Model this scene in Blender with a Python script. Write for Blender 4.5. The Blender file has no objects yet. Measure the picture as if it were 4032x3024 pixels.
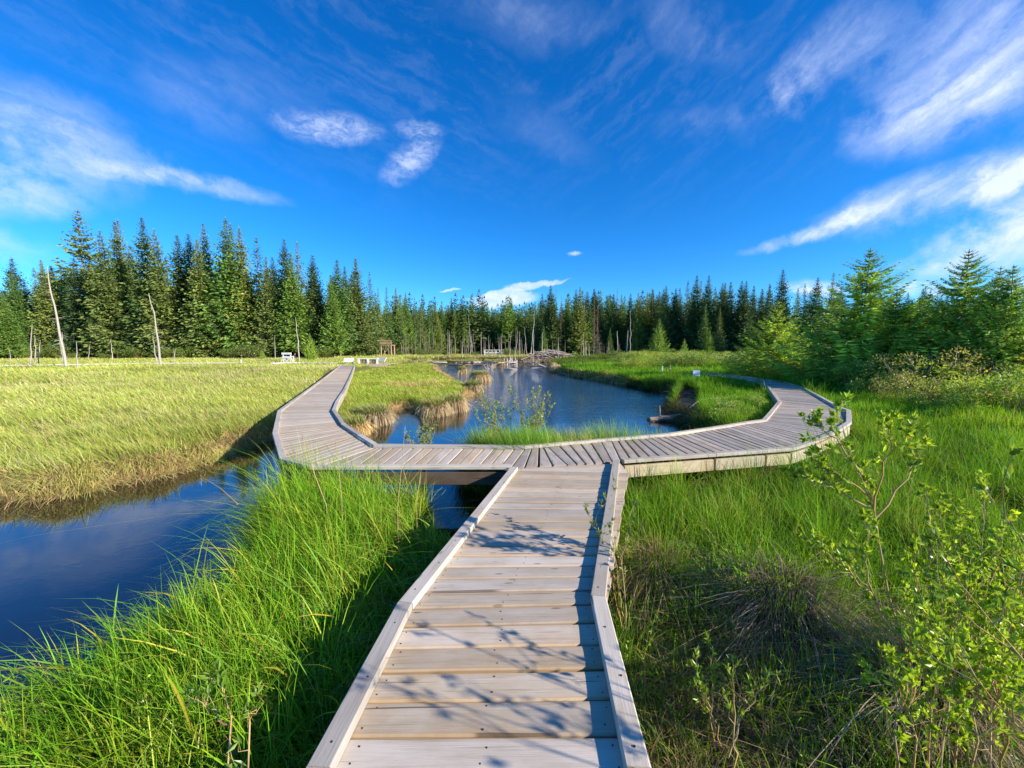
import bpy, math, random
import numpy as np
R = math.radians
random.seed(7)
rng = np.random.default_rng(11)
sc = bpy.context.scene
COL = sc.collection
# ------------------------------------------------------------------ camera
F_PX = 1514.0                      # focal length in photograph pixels (4032 wide)
HORIZON = 1370.0
PITCH = math.atan((1512 - HORIZON) / F_PX)
EYE = 1.52
cam = bpy.data.cameras.new("Camera")
cam.sensor_width = 36.0
cam.lens = F_PX / 4032 * 36.0
cam.clip_start = 0.05
cam.clip_end = 2000
camo = bpy.data.objects.new("Camera", cam)
COL.objects.link(camo)
camo.location = (0, 0, EYE)
camo.rotation_euler = (R(90) - PITCH, 0, 0)
sc.camera = camo
# ------------------------------------------------------------------ exposure
sc.view_settings.view_transform = 'Standard'
sc.view_settings.look = 'None'
sc.view_settings.gamma = 1
sc.view_settings.exposure = 0.8
sc.render.resolution_x, sc.render.resolution_y = 1024, 768
# ------------------------------------------------------------------ sun
SUN_EL = R(24)
sdir = np.array([0.92, -0.39]); sdir /= np.linalg.norm(sdir)
SV = np.array([sdir[0] * math.cos(SUN_EL), sdir[1] * math.cos(SUN_EL), math.sin(SUN_EL)])
sl = bpy.data.lights.new("Sun", 'SUN')
sl.energy = 5.0; sl.angle = R(0.53); sl.color = (1.0, 0.9, 0.76)
so = bpy.data.objects.new("Sun", sl); COL.objects.link(so)
from mathutils import Vector
so.rotation_euler = Vector(SV).to_track_quat('Z', 'Y').to_euler()
so.location = (20, -8, 14)


# ------------------------------------------------------------------ node helper
class NT:
    def __init__(s, tree):
        s.t = tree; s.n = tree.nodes; s.n.clear()

    def node(s, typ, props=None, **inp):
        nd = s.n.new(typ)
        for k, v in (props or {}).items():
            setattr(nd, k, v)
        for k, v in inp.items():
            key = int(k[1:]) if k[0] == 'i' and k[1:].isdigit() else k.replace('_', ' ')
            s.set(nd.inputs[key], v)
        return nd

    def set(s, sock, v):
        if isinstance(v, bpy.types.NodeSocket):
            s.t.links.new(v, sock)
        elif isinstance(v, bpy.types.Node):
            s.t.links.new(v.outputs[0], sock)
        else:
            if sock.type == 'RGBA' and len(v) == 3: v = (*v, 1)
            sock.default_value = v

    def math(s, op, a, b=0.0, clamp=False):
        return s.node('ShaderNodeMath', {'operation': op, 'use_clamp': clamp}, i0=a, i1=b).outputs[0]

    def mix(s, f, a, b, mode='MIX'):
        nd = s.n.new('ShaderNodeMix'); nd.data_type = 'RGBA'; nd.blend_type = mode
        s.set(nd.inputs[0], f); s.set(nd.inputs[6], a); s.set(nd.inputs[7], b)
        return nd.outputs[2]

    def ramp(s, f, stops, interp='LINEAR'):
        nd = s.n.new('ShaderNodeValToRGB'); nd.color_ramp.interpolation = interp
        e = nd.color_ramp.elements
        while len(e) < len(stops): e.new(0.5)
        for el, (p, c) in zip(e, stops):
            el.position = p; el.color = (*c, 1) if len(c) == 3 else c
        s.set(nd.inputs[0], f)
        return nd.outputs[0]

    def mrange(s, v, a, b, c=0.0, d=1.0, smooth=True):
        nd = s.n.new('ShaderNodeMapRange')
        nd.interpolation_type = 'SMOOTHSTEP' if smooth else 'LINEAR'
        s.set(nd.inputs[0], v)
        for i, x in zip((1, 2, 3, 4), (a, b, c, d)): nd.inputs[i].default_value = x
        return nd.outputs[0]

    def noise(s, vec, scale, detail=4.0, rough=0.55, dist=0.0):
        return s.node('ShaderNodeTexNoise', None, Vector=vec, Scale=scale, Detail=detail, Roughness=rough, Distortion=dist)


# ------------------------------------------------------------------ sky
w = bpy.data.worlds.new("World"); sc.world = w; w.use_nodes = True
t = NT(w.node_tree)
sky = t.node('ShaderNodeTexSky', {'sky_type': 'NISHITA', 'sun_disc': False, 'sun_elevation': SUN_EL,
                                  'sun_rotation': math.atan2(sdir[0], sdir[1]), 'altitude': 1200,
                                  'air_density': 1.0, 'dust_density': 0.4, 'ozone_density': 3.0})
tc = t.node('ShaderNodeTexCoord')
nrm = t.node('ShaderNodeVectorMath', {'operation': 'NORMALIZE'}, i0=tc.outputs['Generated'])
sep = t.node('ShaderNodeSeparateXYZ', None, i0=nrm.outputs[0])
az = t.math('MULTIPLY', t.math('ARCTAN2', sep.outputs[0], sep.outputs[1]), 57.2958)
el = t.math('MULTIPLY', t.math('ARCSINE', sep.outputs[2]), 57.2958)
P = t.node('ShaderNodeCombineXYZ', None, i0=az, i1=el, i2=0.0).outputs[0]
# domain warp so that cloud outlines are ragged and fibrous
n1 = t.noise(P, 0.06, 3, 0.5)
n2 = t.noise(P, 0.40, 5, 0.6)
wv = t.node('ShaderNodeVectorMath', {'operation': 'SUBTRACT'}, i0=n1.outputs['Color'], i1=(.5, .5, .5)).outputs[0]
wv = t.node('ShaderNodeVectorMath', {'operation': 'SCALE'}, i0=wv); wv.inputs['Scale'].default_value = 4.5
wv2 = t.node('ShaderNodeVectorMath', {'operation': 'SUBTRACT'}, i0=n2.outputs['Color'], i1=(.5, .5, .5)).outputs[0]
wv2 = t.node('ShaderNodeVectorMath', {'operation': 'SCALE'}, i0=wv2); wv2.inputs['Scale'].default_value = 1.5
PW = t.node('ShaderNodeVectorMath', {'operation': 'ADD'}, i0=P, i1=wv.outputs[0]).outputs[0]
PW = t.node('ShaderNodeVectorMath', {'operation': 'ADD'}, i0=PW, i1=wv2.outputs[0]).outputs[0]
PS = t.node('ShaderNodeVectorMath', {'operation': 'ADD'}, i0=P, i1=wv2.outputs[0]).outputs[0]


def skydir(x, y):
    dx = (x - 2016) / F_PX; dz = -(y - 1512) / F_PX
    v = np.array([dx, math.cos(PITCH) + dz * math.sin(PITCH), -math.sin(PITCH) + dz * math.cos(PITCH)])
    v /= np.linalg.norm(v)
    return math.degrees(math.atan2(v[0], v[1])), math.degrees(math.asin(v[2]))


# streaks: two ends in the photograph, half thickness (deg), strength, soft warp?
CL = [((-700, 360), (480, 620), 3.8, .60, 1), ((100, 600), (1150, 790), .9, .55, 1), ((-500, 700), (270, 780), 1.5, .6, 1),
      ((-400, 880), (120, 950), 1.4, .5, 1),
      ((1080, 480), (1500, 520), 1.4, .55, 0), ((1560, 505), (1740, 520), .9, .42, 0), ((1530, 690), (1700, 570), 1.6, .55, 0),
      ((1750, 20), (2450, 90), 2.4, .17, 1), ((1950, 420), (2330, 620), 2.4, .08, 1), ((2550, 20), (2950, 160), 2.6, .16, 1),
      ((3000, 420), (3450, 120), 3.2, .42, 1), ((3100, 300), (3160, 430), 2.6, .30, 1),
      ((3550, 420), (3950, 60), 4.4, .42, 1), ((3600, 480), (3950, 350), 2.6, .45, 1), ((4032, 250), (4400, 100), 5.0, .4, 1),
      ((3400, 550), (3700, 560), 2.0, .25, 1), ((2550, 520), (2900, 440), 1.8, .14, 1),
      ((2900, 1000), (3650, 760), .75, .7, 1), ((3250, 880), (4500, 560), 2.0, .75, 1), ((3700, 760), (4400, 640), 1.6, .5, 1),
      ((3560, 1015), (4400, 860), 2.2, .95, 1), ((3750, 900), (4300, 760), 1.4, .45, 1),
      ((1850, 1175), (2190, 1105), .42, .95, 2), ((1870, 1195), (2100, 1165), .85, 1.0, 2), ((1990, 1130), (2240, 1100), .25, .8, 2),
      ((2235, 1000), (2290, 995), .30, .8, 0), ((1740, 1145), (1810, 1140), .15, .8, 2),
      ((3100, 1125), (3330, 1150), .75, 1.0, 0), ((3560, 1130), (3740, 1145), .8, 1.0, 0), ((3750, 1075), (3820, 1090), .4, .7, 0),
      ((3900, 1120), (4300, 1060), .8, .7, 0), ((500, 260), (1300, 400), 2.2, .10, 1), ((600, 380), (1000, 520), 2.0, .12, 1)]
wn = t.node('ShaderNodeMapping', None, Vector=PS); wn.inputs['Rotation'].default_value = (0, 0, R(-12)); wn.inputs['Scale'].default_value = (.5, 1.3, 1)
wisp = t.mrange(t.noise(wn.outputs[0], 1.0, 8, .72, .6).outputs['Fac'], .28, .66, .15, 1.2)
acc = None
for (p0, p1, hw, st, wp) in CL:
    a0, e0 = skydir(*p0); a1, e1 = skydir(*p1)
    m = t.node('ShaderNodeMapping', {'vector_type': 'TEXTURE'}, Vector=(PW if wp == 1 else PS if wp == 0 else P))
    if wp == 2: t.set(m.inputs[0], PS)
    L = math.hypot(a1 - a0, e1 - e0)
    m.inputs['Location'].default_value = ((a0 + a1) / 2, (e0 + e1) / 2, 0)
    m.inputs['Rotation'].default_value = (0, 0, math.atan2(e1 - e0, a1 - a0))
    m.inputs['Scale'].default_value = (L * .56 + hw * 1.3, hw * 1.55, 1)
    ln = t.node('ShaderNodeVectorMath', {'operation': 'LENGTH'}, i0=m.outputs[0])
    v = t.mrange(ln.outputs['Value'], 1.0, 0.15 if wp != 2 else .6, 0.0, st)
    if wp == 0: v = t.math('MULTIPLY', v, wisp)
    acc = v if acc is None else t.math('MAXIMUM', acc, v) if wp != 1 else t.math('ADD', acc, v)
# fibrous modulation, stretched along the wind
mp = t.node('ShaderNodeMapping', None, Vector=PW)
mp.inputs['Rotation'].default_value = (0, 0, R(-22)); mp.inputs['Scale'].default_value = (1, 1, 1)
st1 = t.node('ShaderNodeMapping', None, Vector=mp.outputs[0]); st1.inputs['Scale'].default_value = (.06, .50, 1)
mpr = t.node('ShaderNodeMapping', None, Vector=PW); mpr.inputs['Rotation'].default_value = (0, 0, R(-38) + R(0))
mpr.inputs['Rotation'].default_value = (0, 0, R(-30))
mpr2 = t.node('ShaderNodeMapping', None, Vector=PW); mpr2.inputs['Rotation'].default_value = (0, 0, R(14))
st2 = t.node('ShaderNodeMapping', None, Vector=mpr.outputs[0]); st2.inputs['Scale'].default_value = (.06, .50, 1)
st1b = t.node('ShaderNodeMapping', None, Vector=mpr2.outputs[0]); st1b.inputs['Scale'].default_value = (.06, .50, 1)
fa = t.noise(st1b.outputs[0], 1.0, 8, 0.62); fb = t.noise(st2.outputs[0], 1.0, 8, 0.62)
side = t.mrange(az, -8, 12)
fibv = t.math('ADD', t.math('MULTIPLY', fa.outputs['Fac'], t.math('SUBTRACT', 1.0, side)), t.math('MULTIPLY', fb.outputs['Fac'], side))
mod = t.mrange(fibv, .28, .70, .38, 1.2)
fin = t.noise(PS, 1.1, 6, 0.7)
mod2 = t.mrange(fin.outputs['Fac'], .3, .7, .86, 1.06)
dens = t.math('MULTIPLY', t.math('MULTIPLY', acc, mod), mod2, clamp=True)
# thin overall veil high up
veil = t.math('MULTIPLY', t.mrange(fibv, .42, .75, 0, .07), t.mrange(el, 14, 32))
dens = t.math('MAXIMUM', dens, veil)
hs = t.node('ShaderNodeHueSaturation', None, Color=sky.outputs[0], Hue=.497, Saturation=1.35, Value=1.0)
skyc = t.mix(1.0, hs.outputs[0], (.43, .88, 1.20), 'MULTIPLY')
cloudc = t.mix(t.mrange(el, 2, 40), (4.9, 5.4, 6.5), (4.3, 4.9, 6.5))
bgc = t.mix(t.math('MULTIPLY', dens, .93), skyc, cloudc)
bg = t.node('ShaderNodeBackground', None, Color=bgc, Strength=0.113)
t.node('ShaderNodeOutputWorld', None, Surface=bg)


# ------------------------------------------------------------------ photograph pixel -> place
def ray(x, y):
    dx = (x - 2016) / F_PX; dz = -(y - 1512) / F_PX
    return np.array([dx, math.cos(PITCH) + dz * math.sin(PITCH), -math.sin(PITCH) + dz * math.cos(PITCH)])


def G(x, y, z=0.0):
    v = ray(x, y); k = (z - EYE) / v[2]
    return np.array([v[0] * k, v[1] * k])


def at_depth(x, y, Y):
    v = ray(x, y); k = Y / v[1]
    return np.array([v[0] * k, Y, EYE + v[2] * k])


# ------------------------------------------------------------------ object helpers
def tag(o, label=None, cat=None, group=None, kind=None):
    if label: o['label'] = label
    if cat: o['category'] = cat
    if group: o['group'] = group
    if kind: o['kind'] = kind
    return o


def empty(name, loc=(0, 0, 0), rz=0.0, scale=1.0):
    o = bpy.data.objects.new(name, None); COL.objects.link(o)
    o.empty_display_size = .1
    o.location = loc; o.rotation_euler = (0, 0, rz)
    o.scale = (scale,) * 3 if np.isscalar(scale) else scale
    return o


def mesh_np(name, V, faces, mat=None, parent=None, col=None, uv=None, smooth=False, link=True):
    """faces: list of (n, k) int arrays (k corners each)."""
    V = np.asarray(V, dtype=np.float32)
    me = bpy.data.meshes.new(name)
    faces = [np.asarray(f, dtype=np.int32) for f in faces if len(f)]
    loops = np.concatenate([f.ravel() for f in faces])
    tot = np.concatenate([np.full(len(f), f.shape[1], dtype=np.int32) for f in faces])
    start = np.concatenate([[0], np.cumsum(tot)[:-1]]).astype(np.int32)
    me.vertices.add(len(V)); me.vertices.foreach_set('co', V.ravel())
    me.loops.add(len(loops)); me.loops.foreach_set('vertex_index', loops)
    me.polygons.add(len(tot)); me.polygons.foreach_set('loop_start', start)
    me.polygons.foreach_set('loop_total', tot)
    me.polygons.foreach_set('use_smooth', np.full(len(tot), bool(smooth)))
    if col is not None:
        c = np.ones((len(V), 4), dtype=np.float32); c[:, :3] = col
        a = me.color_attributes.new('col', 'FLOAT_COLOR', 'POINT'); a.data.foreach_set('color', c.ravel())
    if uv is not None:
        ul = me.uv_layers.new(name='UVMap')
        ul.data.foreach_set('uv', np.asarray(uv, dtype=np.float32)[loops].ravel())
    me.update(calc_edges=True)
    if mat: me.materials.append(mat)
    o = bpy.data.objects.new(name, me)
    if link: COL.objects.link(o)
    if parent is not None: o.parent = parent
    return o


class MB:
    """mesh collector"""
    def __init__(s): s.V = []; s.F = {3: [], 4: []}; s.C = []; s.U = []; s.n = 0

    def add(s, V, F, col=(1, 1, 1), uv=None):
        V = np.asarray(V, float)
        for f in F:
            f = np.asarray(f, int).reshape(-1, len(f[0]) if hasattr(f[0], '__len__') else len(f))
            s.F[f.shape[1]].append(f + s.n)
        s.V.append(V)
        c = np.empty((len(V), 3)); c[:] = col; s.C.append(c)
        s.U.append(np.zeros((len(V), 2)) if uv is None else np.asarray(uv, float))
        s.n += len(V)

    def box(s, c, size, rz=0.0, col=(1, 1, 1), rx=0.0, ry=0.0):
        hx, hy, hz = np.array(size) / 2
        b = min(hx, hy, hz) * .12
        P = []
        for sz in (-1, 1):
            for (sx, sy) in ((-1, -1), (1, -1), (1, 1), (-1, 1)):
                P.append((sx * hx, sy * hy, sz * hz))
        P = np.array(P)
        M = rotm(rx, ry, rz)
        long = int(np.argmax(size)); oth = [i for i in range(3) if i != long]
        uv = np.stack([P[:, long] + random.random() * 9, P[:, oth[0]] + P[:, oth[1]] + random.random() * 9], 1)
        s.add(P @ M.T + np.asarray(c), [[(0, 3, 2, 1), (4, 5, 6, 7), (0, 1, 5, 4), (1, 2, 6, 5), (2, 3, 7, 6), (3, 0, 4, 7)]], col, uv)

    def beam(s, a, b, wdt, hgt, col=(1, 1, 1), bev=.004):
        """beam with chamfered long edges, from a to b (centres), width sideways, height up"""
        a = np.asarray(a, float); b = np.asarray(b, float)
        d = b - a; L = np.linalg.norm(d); d /= L
        side = np.cross(d, (0, 0, 1.0))
        if np.linalg.norm(side) < 1e-4: side = np.array([1.0, 0, 0])
        side /= np.linalg.norm(side); up = np.cross(side, d)
        w_, h_ = wdt / 2, hgt / 2
        prof = [(-w_ + bev, -h_), (w_ - bev, -h_), (w_, -h_ + bev), (w_, h_ - bev), (w_ - bev, h_), (-w_ + bev, h_), (-w_, h_ - bev), (-w_, -h_ + bev)]
        n = max(2, int(L / .25)); V = []; U = []
        r0 = random.random() * 20; r1 = random.random() * 20
        for i in range(n + 1):
            p = a + d * L * i / n
            for j, (x, y) in enumerate(prof):
                V.append(p + side * x + up * y); U.append((L * i / n + r0, r1 + x + y * .7))
        F = []
        for i in range(n):
            for j in range(8):
                k = (j + 1) % 8
                F.append((i * 8 + j, i * 8 + k, i * 8 + 8 + k, i * 8 + 8 + j))
        e = n * 8
        for o_, rev in ((0, True), (e, False)):
            q = [(0, 1, 2, 7), (7, 2, 3, 6), (6, 3, 4, 5)]
            for f in q:
                f = [o_ + i for i in f]
                F.append(tuple(f if not rev else f[::-1]))
        s.add(V, [F], col, U)

    def tube(s, pts, rad, k=6, col=(1, 1, 1), cap=True, uvs=1.0):
        pts = np.asarray(pts, float); n = len(pts)
        rad = np.broadcast_to(np.asarray(rad, float), (n,))
        tan = np.gradient(pts, axis=0); tan /= np.linalg.norm(tan, axis=1)[:, None] + 1e-9
        ref = np.array([0, 0, 1.0]) if abs(tan[0][2]) < .8 else np.array([1.0, 0, 0])
        V = []; U = []; ang = np.arange(k) * 2 * math.pi / k; r0 = random.random() * 10
        ln = np.concatenate([[0], np.cumsum(np.linalg.norm(np.diff(pts, axis=0), axis=1))])
        for i in range(n):
            a = np.cross(tan[i], ref); a /= np.linalg.norm(a) + 1e-9; b = np.cross(tan[i], a)
            V.append(pts[i] + rad[i] * (np.cos(ang)[:, None] * a + np.sin(ang)[:, None] * b))
            U += [(ln[i] + r0, r0 + rad[0] * q) for q in ang]
        V = np.concatenate(V)
        I = np.arange(n - 1)[:, None] * k; J = np.arange(k)[None]; K = (J + 1) % k
        Fq = np.stack([I + J, I + K, I + k + K, I + k + J], -1).reshape(-1, 4)
        s.add(V, [Fq], col, U)
        if cap:
            for e, sgn in ((0, 1), (n - 1, -1)):
                c = pts[e]; Ve = np.concatenate([[c], V[e * k:(e + 1) * k]])
                T = [(0, 1 + (j + 1) % k, 1 + j) if sgn > 0 else (0, 1 + j, 1 + (j + 1) % k) for j in range(k)]
                s.add(Ve, [T], col, [(r0 + 3, r0)] * (k + 1))

    def build(s, name, mat, parent=None, smooth=False):
        V = np.concatenate(s.V)
        fs = [np.concatenate(s.F[k]) for k in (3, 4) if s.F[k]]
        return mesh_np(name, V, fs, mat, parent, np.concatenate(s.C), np.concatenate(s.U), smooth)


def rotm(rx, ry, rz):
    cx, sx, cy, sy, cz, sz = math.cos(rx), math.sin(rx), math.cos(ry), math.sin(ry), math.cos(rz), math.sin(rz)
    X = np.array([[1, 0, 0], [0, cx, -sx], [0, sx, cx]]); Y = np.array([[cy, 0, sy], [0, 1, 0], [-sy, 0, cy]])
    Z = np.array([[cz, -sz, 0], [sz, cz, 0], [0, 0, 1]])
    return Z @ Y @ X


def copy_tree(o):
    c = o.copy(); COL.objects.link(c)
    for ch in o.children:
        d = ch.copy(); COL.objects.link(d); d.parent = c
    return c


# ------------------------------------------------------------------ materials
def newmat(name):
    m = bpy.data.materials.new(name); m.use_nodes = True
    return m, NT(m.node_tree)


def foliage_mat(name, trans=.35, rough=.5, spec=.25, gain=1.0, tcol=(1.25, 1.15, .45)):
    m, t = newmat(name)
    a = t.node('ShaderNodeAttribute', {'attribute_name': 'col'})
    oi = t.node('ShaderNodeObjectInfo')
    c = t.mix(1.0, a.outputs['Color'], t.ramp(oi.outputs['Random'], [(0, (.80 * gain, .84 * gain, .9 * gain)), (.5, (1. * gain, 1. * gain, 1. * gain)), (1, (1.22 * gain, 1.12 * gain, .85 * gain))]), 'MULTIPLY')
    p = t.node('ShaderNodeBsdfPrincipled', None, Base_Color=c, Roughness=rough)
    p.inputs['Specular IOR Level'].default_value = spec
    tr = t.node('ShaderNodeBsdfTranslucent', None, Color=t.mix(1.0, c, tcol, 'MULTIPLY'))
    mx = t.node('ShaderNodeMixShader', None, i0=trans, i1=p.outputs[0], i2=tr.outputs[0])
    t.node('ShaderNodeOutputMaterial', None, Surface=mx)
    return m


def wood_mat(name, base, tint2, dark, rough=.85, grain=1.0, bump=.35, edges=False):
    """weathered timber: UV x runs along the grain, colour attribute red = per board value"""
    m, t = newmat(name)
    uv = t.node('ShaderNodeUVMap')
    a = t.node('ShaderNodeAttribute', {'attribute_name': 'col'})
    sp = t.node('ShaderNodeSeparateColor', None, i0=a.outputs['Color'])
    mp = t.node('ShaderNodeMapping', None, Vector=uv.outputs[0]); mp.inputs['Scale'].default_value = (1.6, 55 * grain, 1)
    g = t.noise(mp.outputs[0], 1.0, 7, .62, 1.2)
    mp2 = t.node('ShaderNodeMapping', None, Vector=uv.outputs[0]); mp2.inputs['Scale'].default_value = (3, 9, 1)
    b = t.noise(mp2.outputs[0], 1.0, 5, .6)
    mp3 = t.node('ShaderNodeMapping', None, Vector=uv.outputs[0]); mp3.inputs['Scale'].default_value = (3.2, 12, 1)
    vo = t.node('ShaderNodeTexVoronoi', {'feature': 'F1'}, Vector=mp3.outputs[0], Scale=1.0)
    vo.inputs['Randomness'].default_value = 1.0
    knot = t.mrange(vo.outputs['Distance'], .05, .13, 1, 0)
    c = t.mix(t.mrange(b.outputs['Fac'], .3, .72), base, tint2)
    c = t.mix(t.mrange(g.outputs['Fac'], .52, .75, 0, .55), c, dark)
    c = t.mix(t.math('MULTIPLY', knot, .75), c, dark)
    bs = t.noise(uv.outputs[0], 2.3, 4, .6)
    c = t.mix(t.mrange(bs.outputs['Fac'], .52, .72, 0, .45), c, tuple(x * y for x, y in zip(tint2, (.85, .72, .55))))
    eg = t.math('MULTIPLY', t.math('GREATER_THAN', sp.outputs[2], -1.0), t.mrange(sp.outputs[2], .0, 1.0, 0, 1)) if edges else 0.0
    if edges: c = t.mix(t.math('MULTIPLY', eg, t.mrange(bs.outputs['Fac'], .3, .6, .15, .5)), c, tuple(x * y for x, y in zip(base, (.80, .62, .42))))
    mp5 = t.node('ShaderNodeMapping', None, Vector=uv.outputs[0]); mp5.inputs['Scale'].default_value = (1.1, 38 * grain, 1)
    ck = t.noise(mp5.outputs[0], 1.0, 2, .4, .4)
    crack = t.mrange(ck.outputs['Fac'], .70, .73)
    c = t.mix(t.math('MULTIPLY', crack, .75), c, tuple(x * .35 for x in dark))
    fine = t.noise(uv.outputs[0], 260, 3, .7)
    c = t.mix(.35, c, t.mix(fine.outputs['Fac'], (.55, .55, .55), (1.35, 1.35, 1.35)), 'MULTIPLY')
    val = t.mrange(sp.outputs[0], 0, 1, .80, 1.14, smooth=False)
    cv = t.node('ShaderNodeHueSaturation', None, Color=c, Value=val, Saturation=t.mrange(sp.outputs[1], 0, 1, .85, 1.25, smooth=False))
    p = t.node('ShaderNodeBsdfPrincipled', None, Base_Color=cv.outputs[0], Roughness=rough)
    p.inputs['Specular IOR Level'].default_value = .2
    h = t.math('ADD', g.outputs['Fac'], t.math('MULTIPLY', fine.outputs['Fac'], .25))
    h = t.math('SUBTRACT', h, t.math('MULTIPLY', knot, .5))
    bm = t.node('ShaderNodeBump', None, Strength=bump, Distance=.004, Height=h)
    t.set(p.inputs['Normal'], bm.outputs[0])
    t.node('ShaderNodeOutputMaterial', None, Surface=p)
    return m


M = {}
M['deck'] = wood_mat('weathered_deck', (.54, .465, .375), (.44, .37, .285), (.19, .14, .095), edges=True, bump=.6)
M['deck_old'] = wood_mat('silver_deck', (.47, .41, .34), (.36, .30, .245), (.14, .11, .085), bump=.7)
M['curb'] = wood_mat('curb_wood', (.52, .47, .40), (.44, .39, .325), (.22, .18, .14), grain=.8, bump=.5)
M['beam'] = wood_mat('fresh_beam', (.52, .45, .32), (.44, .37, .26), (.26, .18, .10), grain=.5)
M['post'] = wood_mat('dark_post', (.13, .10, .08), (.09, .07, .055), (.04, .03, .025))
M['white_wood'] = wood_mat('pale_painted_wood', (.72, .70, .66), (.66, .64, .60), (.45, .42, .38), bump=.15)
M['brown_wood'] = wood_mat('brown_wood', (.40, .30, .19), (.33, .24, .15), (.18, .10, .05))
M['dead'] = wood_mat('dead_wood', (.46, .42, .37), (.35, .31, .27), (.15, .12, .10), grain=.4)
M['dead_dark'] = wood_mat('dark_dead_wood', (.20, .17, .145), (.14, .12, .10), (.06, .05, .04), grain=.4)
M['snag'] = wood_mat('grey_snag', (.30, .27, .24), (.23, .20, .18), (.10, .085, .07), grain=.4)
M['log'] = wood_mat('driftwood', (.42, .34, .25), (.33, .26, .19), (.13, .10, .07), grain=.4)
M['bark'] = wood_mat('spruce_bark', (.27, .22, .18), (.20, .165, .14), (.09, .07, .06), grain=.3)
M['grass'] = foliage_mat('grass_blades', .34, .55, .15)
M['straw'] = foliage_mat('dead_straw', .2, .7, .1, tcol=(1.1, 1, .7))
M['spruce'] = foliage_mat('spruce_needles', .22, .6, .2)
M['leaf'] = foliage_mat('willow_leaves', .42, .35, .5)
M['reddead'] = foliage_mat('rusty_needles', .1, .8, .1)


def plain(name, c, rough=.7, metal=0.0):
    m, t = newmat(name)
    tcn = t.node('ShaderNodeTexCoord')
    n = t.noise(tcn.outputs['Object'], 14, 4)
    cc = t.mix(t.mrange(n.outputs['Fac'], .3, .7, .0, .4), c, tuple(x * .7 for x in c))
    p = t.node('ShaderNodeBsdfPrincipled', None, Base_Color=cc, Roughness=rough, Metallic=metal)
    t.node('ShaderNodeOutputMaterial', None, Surface=p)
    return m


M['screw'] = plain('screw_steel', (.10, .07, .05), .5, .6)
M['sign'] = plain('sign_face', (.80, .82, .86), .4)
M['panel'] = plain('dull_panel', (.38, .42, .42), .35)
M['mud'] = plain('pond_mud', (.018, .014, .011), .8)

# ------------------------------------------------------------------ ground
WATER_Z = -0.75
gz = lambda pts: [tuple(G(x, y, WATER_Z)) for x, y in pts]
POND = [(-16, 5.6), (-10.5, 5.75)] + gz([(0, 1969), (174, 1967), (348, 1942), (448, 1902), (646, 1877), (746, 1840), (845, 1817),
        (945, 1768), (1080, 1725), (1200, 1716), (1347, 1718), (1412, 1712), (1450, 1664), (1488, 1657), (1542, 1641), (1560, 1610), (1610, 1606),
        (1645, 1628), (1721, 1633), (1787, 1622), (1800, 1590), (1819, 1568), (1862, 1549), (1828, 1532), (1775, 1507), (1740, 1487),
        (1715, 1474), (1720, 1458), (1680, 1449), (1602, 1441), (1560, 1435), (1610, 1428), (1750, 1425), (1900, 1424), (2030, 1426),
        (2100, 1426), (2200, 1423), (2290, 1424), (2200, 1436), (2159, 1447), (2168, 1466), (2254, 1484), (2371, 1502), (2471, 1520),
        (2516, 1529), (2543, 1538), (2600, 1542), (2665, 1540), (2670, 1560), (2625, 1612), (2640, 1645)]) + \
       [(4.9, 8.9), (4.6, 8.1), (3.9, 7.55), (3.0, 7.15), (2.0, 6.85), (1.0, 6.95), (.3, 7.15), (-.6, 7.1), (-.95, 6.4), (-.3, 5.7), (.1, 5.2), (0, 4.3),
        (-.3, 3.7), (-.75, 3.9), (-.95, 4.75), (-3.0, 4.75), (-3.0, 4.2), (-2.5, 3.4), (-2.25, 2.8), (-2.5, 2.4), (-2.8, 1.95), (-3.4, 1.5), (-4.8, .9),
        (-5.5, -4), (-16, -4)]
POND = np.array(POND)


def sdist(P, poly=POND):
    """signed distance to a polygon outline: negative inside (water)"""
    P = np.asarray(P, float); out = np.full(len(P), 1e9); ins = np.zeros(len(P), bool)
    n = len(poly)
    for i in range(n):
        a = poly[i]; b = poly[(i + 1) % n]; ab = b - a
        tt = np.clip(((P - a) @ ab) / (ab @ ab + 1e-12), 0, 1)
        d = np.hypot(*(P - (a + tt[:, None] * ab)).T)
        out = np.minimum(out, d)
        c = ((a[1] > P[:, 1]) != (b[1] > P[:, 1]))
        xx = (b[0] - a[0]) * (P[:, 1] - a[1]) / (b[1] - a[1] + 1e-12) + a[0]
        ins ^= c & (P[:, 0] < xx)
    return np.where(ins, -out, out)


def sstep(a, b, x):
    t_ = np.clip((x - a) / (b - a), 0, 1); return t_ * t_ * (3 - 2 * t_)


def vnoise(P, s, seed=0):
    """cheap value noise"""
    P = np.asarray(P, float) / s + seed * 17.31
    i = np.floor(P).astype(int); f = P - i; f = f * f * (3 - 2 * f)
    h = lambda a, b: (np.sin(a * 127.1 + b * 311.7 + seed * 7.7) * 43758.5453) % 1.0
    a = h(i[:, 0], i[:, 1]); b = h(i[:, 0] + 1, i[:, 1]); c = h(i[:, 0], i[:, 1] + 1); d = h(i[:, 0] + 1, i[:, 1] + 1)
    return (a * (1 - f[:, 0]) + b * f[:, 0]) * (1 - f[:, 1]) + (c * (1 - f[:, 0]) + d * f[:, 0]) * f[:, 1]


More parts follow.
